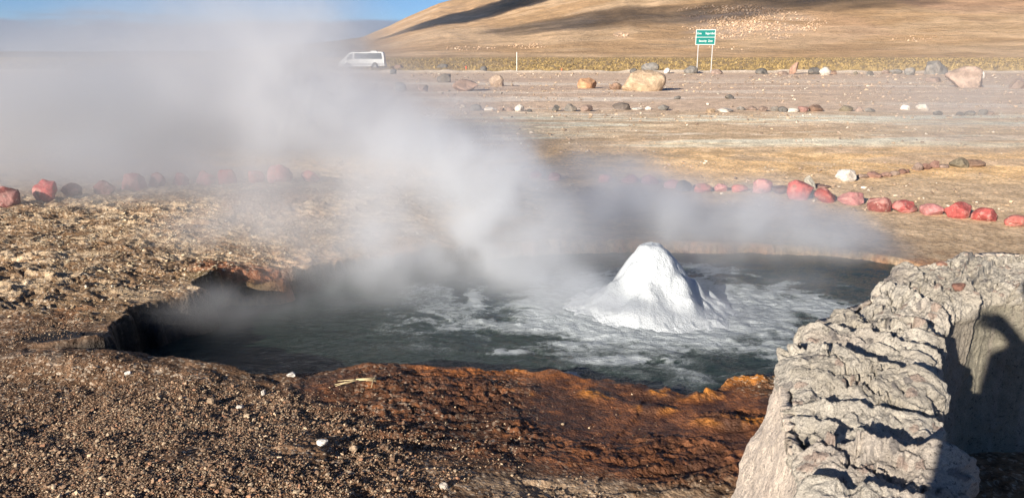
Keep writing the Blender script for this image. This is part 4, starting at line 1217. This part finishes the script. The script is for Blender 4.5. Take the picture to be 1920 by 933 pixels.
# ------------------------------------------------------------------ unseen photographer behind the camera (throws the shadow on the wall)
def person():
    c = (-0.17, -0.40); z0 = gz(*c)
    root = empty('person', (c[0], c[1], z0), R(8))
    J = {  # name: (x, y, z, r)
        'pelvis': (0, 0, .97, .155), 'belly': (0, 0, 1.12, .155), 'chest': (0, 0, 1.34, .170), 'neck': (0, .01, 1.53, .062), 'head0': (0, .02, 1.61, .075), 'head1': (0, .02, 1.69, .098), 'head2': (0, .015, 1.77, .080),
        'shl': (-.20, 0, 1.45, .078), 'ell': (-.24, -.01, 1.15, .056), 'wrl': (-.23, .05, .91, .038), 'hal': (-.22, .08, .84, .034),
        'shr': (.20, 0, 1.45, .078), 'elr': (.17, .20, 1.26, .054), 'wrr': (.06, .24, 1.46, .036), 'har': (.05, .30, 1.50, .034),
        'hil': (-.10, 0, .88, .105), 'knl': (-.11, .03, .50, .070), 'anl': (-.12, 0, .10, .048), 'tol': (-.13, .17, .045, .040),
        'hir': (.10, 0, .88, .105), 'knr': (.11, .03, .50, .070), 'anr': (.12, 0, .10, .048), 'tor': (.13, .17, .045, .040)}
    E = [('pelvis', 'belly'), ('belly', 'chest'), ('chest', 'neck'), ('neck', 'head0'), ('head0', 'head1'), ('head1', 'head2'), ('chest', 'shl'), ('shl', 'ell'), ('ell', 'wrl'), ('wrl', 'hal'),
         ('chest', 'shr'), ('shr', 'elr'), ('elr', 'wrr'), ('wrr', 'har'), ('pelvis', 'hil'), ('hil', 'knl'), ('knl', 'anl'), ('anl', 'tol'), ('pelvis', 'hir'), ('hir', 'knr'), ('knr', 'anr'), ('anr', 'tor')]
    names = list(J); idx = {n: i for i, n in enumerate(names)}
    V = [J[n][:3] for n in names]; Rr = [J[n][3] for n in names]; Ee = [(idx[a], idx[b]) for a, b in E]
    for sgn, h, w in ((-1, 'hal', 'wrl'), (1, 'har', 'wrr')):       # fingers and thumb
        hx, hy, hz, _ = J[h]
        for k_ in range(4):
            a = (hx - sgn * .010, hy + .02, hz + .028 - .018 * k_); b = (a[0] - sgn * .022, a[1] + .045 - .006 * abs(k_ - 1.4), a[2]); c2 = (b[0] - sgn * .028, b[1] + .006, b[2])
            i = len(V); V += [a, b, c2]; Rr += [.0095, .0088, .0075]; Ee += [(idx[h], i), (i, i + 1), (i + 1, i + 2)]
        i = len(V); V += [(hx - sgn * .02, hy - .012, hz + .045), (hx - sgn * .045, hy + .01, hz + .055)]; Rr += [.011, .009]; Ee += [(idx[h], i), (i, i + 1)]
    me = bpy.data.meshes.new('body'); me.from_pydata(V, Ee, [])
    t = NT('clothing'); v = t.n('ShaderNodeTexCoord').outputs['Object']; z_ = t.n('ShaderNodeSeparateXYZ', None, Vector=v).outputs['Z']
    f = t.noise(v, 40, 4)
    c_ = t.mix(t.ramp(z_, .90, .91), (.05, .055, .08, 1), (.10, .12, .16, 1)); c_ = t.mix(t.ramp(z_, 1.50, 1.51), c_, (.45, .28, .20, 1)); c_ = t.mix(t.ramp(z_, .13, .12), c_, (.06, .04, .03, 1))
    t.surf(c_, .8, t.bump(f, .4, .01)); me.materials.append(t.m)
    o = bpy.data.objects.new('body', me); COL.objects.link(o); o.parent = root
    sk = o.modifiers.new('skin', 'SKIN')
    for i, r_ in enumerate(Rr): me.skin_vertices[0].data[i].radius = (r_, r_)
    me.skin_vertices[0].data[0].use_root = True
    sb = o.modifiers.new('sub', 'SUBSURF'); sb.levels = 2; sb.render_levels = 2
    bm = bmesh.new(); bmesh.ops.create_uvsphere(bm, u_segments=24, v_segments=14, radius=.118)
    for v_ in bm.verts:
        v_.co.z = max(v_.co.z, -.02); r2 = math.hypot(v_.co.x, v_.co.y)
        if v_.co.z <= -.019: v_.co.z = -.02
        v_.co += Vector((0, .015, 1.75))
    bm_obj('woollen_hat', bm, plain('dark_wool', (.05, .04, .05), .95, bumpy=.4, scale=60), root, smooth=True)
    tag(root, 'person behind the camera, seen only as a shadow on the wall', 'person')
person()

# ------------------------------------------------------------------ clouds that shade the hillside (far above the frame)
t = NT('cloud_vapour')
pv = t.n('ShaderNodeVolumePrincipled', None, Color=(1, 1, 1, 1), Density=0.0042, Anisotropy=0.3)
t.t.links.new(pv.outputs[0], t.out.inputs['Volume']); M_cloud = t.m
def cloud(px, py, rx, ry, rz, label, seed, back=2600.0):
    h_ = on_hill(px, py)
    if h_ is None: return
    q = Vector(h_) - SUN_DIR * back
    v, f = ICO[5]; n_ = v / np.linalg.norm(v, axis=1)[:, None]
    k_ = fbm3(n_[:, 0] * 2.2 + seed, n_[:, 1] * 2.2, n_[:, 2] * 2.2, 4, seed, .6)
    v = v * (0.35 + 1.25 * k_)[:, None] * np.array([rx, ry, rz])
    o = mesh_np('cloud', v, f, M_cloud); o.location = q; o.rotation_euler = (0, 0, -SUN_AZ)
    tag(o, label, 'cloud', None)
cloud(930, 22, 330, 620, 190, 'grey cloud high overhead shading the upper left slope of the hill', 3)
cloud(1110, 40, 260, 200, 100, 'small thin cloud high overhead shading the middle of the hill', 4)
cloud(1410, 8, 150, 150, 170, 'small dense cloud high overhead shading the slope above the rubble', 5)
cloud(1600, -4, 190, 150, 150, 'small cloud high overhead shading the top right slope of the hill', 6)

# ------------------------------------------------------------------ steam: density grids
def steam(name, lo, hi, vox, blobs, warp, nscale, cut, dens, label, aniso=0.45, color=(.93, .95, .98)):
    ng = bpy.data.node_groups.new(name + '_field', 'GeometryNodeTree')
    ng.interface.new_socket('Geometry', in_out='INPUT', socket_type='NodeSocketGeometry')
    ng.interface.new_socket('Geometry', in_out='OUTPUT', socket_type='NodeSocketGeometry')
    N_ = ng.nodes.new; K = ng.links.new
    go = N_('NodeGroupOutput')
    def setv(s, v):
        if isinstance(v, bpy.types.NodeSocket): K(v, s)
        else: s.default_value = v
    def M(op, a, b=0.0, c_=None):
        n_ = N_('ShaderNodeMath'); n_.operation = op; setv(n_.inputs[0], a); setv(n_.inputs[1], b)
        if c_ is not None: setv(n_.inputs[2], c_)
        return n_.outputs[0]
    def VM(op, a, b=None, out=0, scale=None):
        n_ = N_('ShaderNodeVectorMath'); n_.operation = op; setv(n_.inputs[0], a)
        if b is not None: setv(n_.inputs[1], b)
        if scale is not None: setv(n_.inputs['Scale'], scale)
        return n_.outputs[out]
    def MR(v, a, b, c_, d_):
        n_ = N_('ShaderNodeMapRange'); n_.interpolation_type = 'SMOOTHSTEP'
        for k_, q in zip(('Value', 'From Min', 'From Max', 'To Min', 'To Max'), (v, a, b, c_, d_)): setv(n_.inputs[k_], q)
        return n_.outputs[0]
    def NZ(vec, sc, det, rough, dist=0.0, out=0):
        n_ = N_('ShaderNodeTexNoise'); setv(n_.inputs['Vector'], vec); n_.inputs['Scale'].default_value = sc; n_.inputs['Detail'].default_value = det
        n_.inputs['Roughness'].default_value = rough; n_.inputs['Distortion'].default_value = dist
        return n_.outputs[out]
    p = N_('GeometryNodeInputPosition').outputs[0]
    w1 = VM('SCALE', VM('SUBTRACT', NZ(p, nscale * .6, 3, .55, 0, 1), (.5, .5, .5)), scale=warp * 2)
    w2 = VM('SCALE', VM('SUBTRACT', NZ(p, nscale * 2.4, 4, .6, 0, 1), (.5, .5, .5)), scale=warp * .7)
    q = VM('ADD', VM('ADD', p, w1), w2)
    tot = None
    for (c_, r_, s_) in blobs:
        l_ = VM('LENGTH', VM('MULTIPLY', VM('SUBTRACT', q, tuple(c_)), tuple(1 / k for k in r_)), out=1)
        b_ = MR(l_, 0.15, 1.25, s_, 0.0)
        tot = b_ if tot is None else M('ADD', tot, b_)
    nn = NZ(VM('MULTIPLY', q, (1, 1, 1.15)), nscale, 7, .58, .35)
    n2 = MR(nn, cut[0], cut[1], cut[2], cut[3])
    tot = M('MULTIPLY', tot, n2)
    # close to nothing at the faces of the grid
    c0 = [(a + b) / 2 for a, b in zip(lo, hi)]; h0 = [(b - a) / 2 for a, b in zip(lo, hi)]
    e = VM('MULTIPLY', VM('ABSOLUTE', VM('SUBTRACT', p, tuple(c0))), tuple(1 / h for h in h0))
    sx = N_('ShaderNodeSeparateXYZ'); K(e, sx.inputs[0])
    em = M('MAXIMUM', M('MAXIMUM', sx.outputs[0], sx.outputs[1]), sx.outputs[2])
    tot = M('MULTIPLY', tot, MR(em, .80, .98, 1, 0))
    tot = M('SUBTRACT', tot, 0.002)
    vc = N_('GeometryNodeVolumeCube'); K(tot, vc.inputs['Density'])
    vc.inputs['Min'].default_value = lo; vc.inputs['Max'].default_value = hi
    for ax, a, b in zip('XYZ', lo, hi): vc.inputs['Resolution ' + ax].default_value = max(2, int((b - a) / vox))
    t = NT(name + '_vapour')
    pv = t.n('ShaderNodeVolumePrincipled', None, Color=(*color, 1), Density=dens, Anisotropy=aniso)
    t.t.links.new(pv.outputs[0], t.out.inputs['Volume'])
    sm = N_('GeometryNodeSetMaterial'); sm.inputs['Material'].default_value = t.m
    K(vc.outputs[0], sm.inputs[0]); K(sm.outputs[0], go.inputs[0])
    v = bpy.data.volumes.new(name)
    me = bpy.data.meshes.new(name)
    o = bpy.data.objects.new(name, me); COL.objects.link(o); me.materials.append(t.m)
    md = o.modifiers.new('field', 'NODES'); md.node_group = ng
    tag(o, label, kind='stuff')
    return o
D = lambda px, py, d: PD(px, py, d)
B1 = [(D(1000, 540, 5.4), (2.4, 1.1, .24), .38), (D(1000, 540, 5.1), (.62, .4, .30), 1.2), (D(830, 540, 5.3), (.62, .45, .34), 1.1), (D(940, 480, 5.4), (.62, .45, .44), 1.9), (D(980, 400, 5.5), (.52, .42, .44), 2.1), (D(900, 330, 5.7), (.60, .45, .44), 2.1),
      (D(810, 275, 6.0), (.66, .5, .44), 1.5), (D(700, 235, 6.3), (.72, .6, .52), 1.2), (D(550, 190, 6.7), (.74, .8, .58), .85), (D(430, 110, 7.4), (1.1, .9, .8), .38), (D(540, 50, 7.2), (.8, .8, .6), .36), (D(330, 60, 8.2), (1.6, 1.0, 1.0), .14),
      (D(720, 400, 5.9), (.7, .6, .45), .75), (D(560, 330, 6.6), (.9, .7, .5), .45), (D(590, 50, 7.0), (.5, .5, .6), .2),
      (D(1080, 470, 5.8), (.55, .4, .44), 1.1), (D(1110, 350, 6.1), (.55, .4, .36), .9), (D(1210, 405, 6.4), (.75, .5, .44), 1.4), (D(1350, 410, 6.4), (.80, .5, .44), 1.4), (D(1490, 440, 6.3), (.75, .5, .38), 1.5), (D(1620, 465, 6.2), (.7, .4, .32), 1.5), (D(1700, 430, 6.7), (.7, .5, .3), .7),
      (D(1270, 350, 7.0), (.9, .5, .26), .55), (D(1420, 390, 7.2), (.9, .5, .28), .55), (D(1350, 480, 5.9), (.7, .4, .32), 1.1),
      (D(1440, 530, 5.3), (.60, .3, .22), .9), (D(1228, 600, 4.66), (.75, .22, .12), 2.0), (D(1060, 580, 4.7), (.5, .25, .16), 1.1), (D(1370, 590, 4.8), (.4, .25, .12), 1.2), (D(620, 590, 4.9), (.9, .4, .30), .9), (D(400, 600, 4.7), (.7, .35, .28), .8), (D(690, 510, 5.5), (.9, .5, .40), 1.1), (D(500, 440, 6.3), (1.1, .7, .35), .55)]
steam('steam_plume', (-5.0, 3.4, -0.02), (3.6, 9.6, 3.0), 0.042, B1, 0.42, 1.5, (.34, .66, .32, 1.62), 1.65, 'dense white steam column drifting up and left from the foam cone', 0.35)
B2 = [(D(520, 385, 7.6), (1.6, 1.2, .4), .22), (D(250, 270, 12), (5.5, 3.5, 1.1), .27), (D(60, 200, 13), (5.0, 4.0, 1.0), .28), (D(450, 210, 12), (4.5, 3.5, 1.3), .28), (D(100, 90, 13), (5.0, 3.5, 1.0), .06), (D(500, 200, 14), (2.6, 4.0, 1.0), .28),
      (D(90, 345, 8.8), (3.2, 1.7, .55), .56), (D(350, 365, 8.2), (2.8, 1.5, .5), .26), (D(560, 40, 14), (4, 3, 1.5), .05), (D(660, 225, 17), (2.0, 3.0, .6), .16), (D(640, 380, 8.6), (1.6, 1.4, .5), .25)]
steam('steam_veil', (-15.0, 6.5, 0.0), (1.0, 22.0, 5.0), 0.11, B2, 0.8, .45, (.30, .70, .4, 1.3), 1.7, 'thin grey veil of steam drifting over the flat on the left', 0.35, (.74, .77, .82))
for a in []: pass

B3 = [(D(1880, 260, 13), (2.6, 3.0, 1.0), .12), (D(1800, 160, 17), (3.5, 3.5, 1.0), .09), (D(1900, 420, 8.5), (1.4, 1.5, .45), .22), (D(1600, 420, 8.0), (1.6, 1.3, .35), .16)]
steam('steam_veil', (2.0, 6.0, 0.0), (16.0, 22.0, 3.4), 0.12, B3, 0.7, .5, (.30, .70, .2, 1.3), 1.3, 'faint veil of steam drifting over the flat at the right edge', 0.35, (.86, .88, .9))
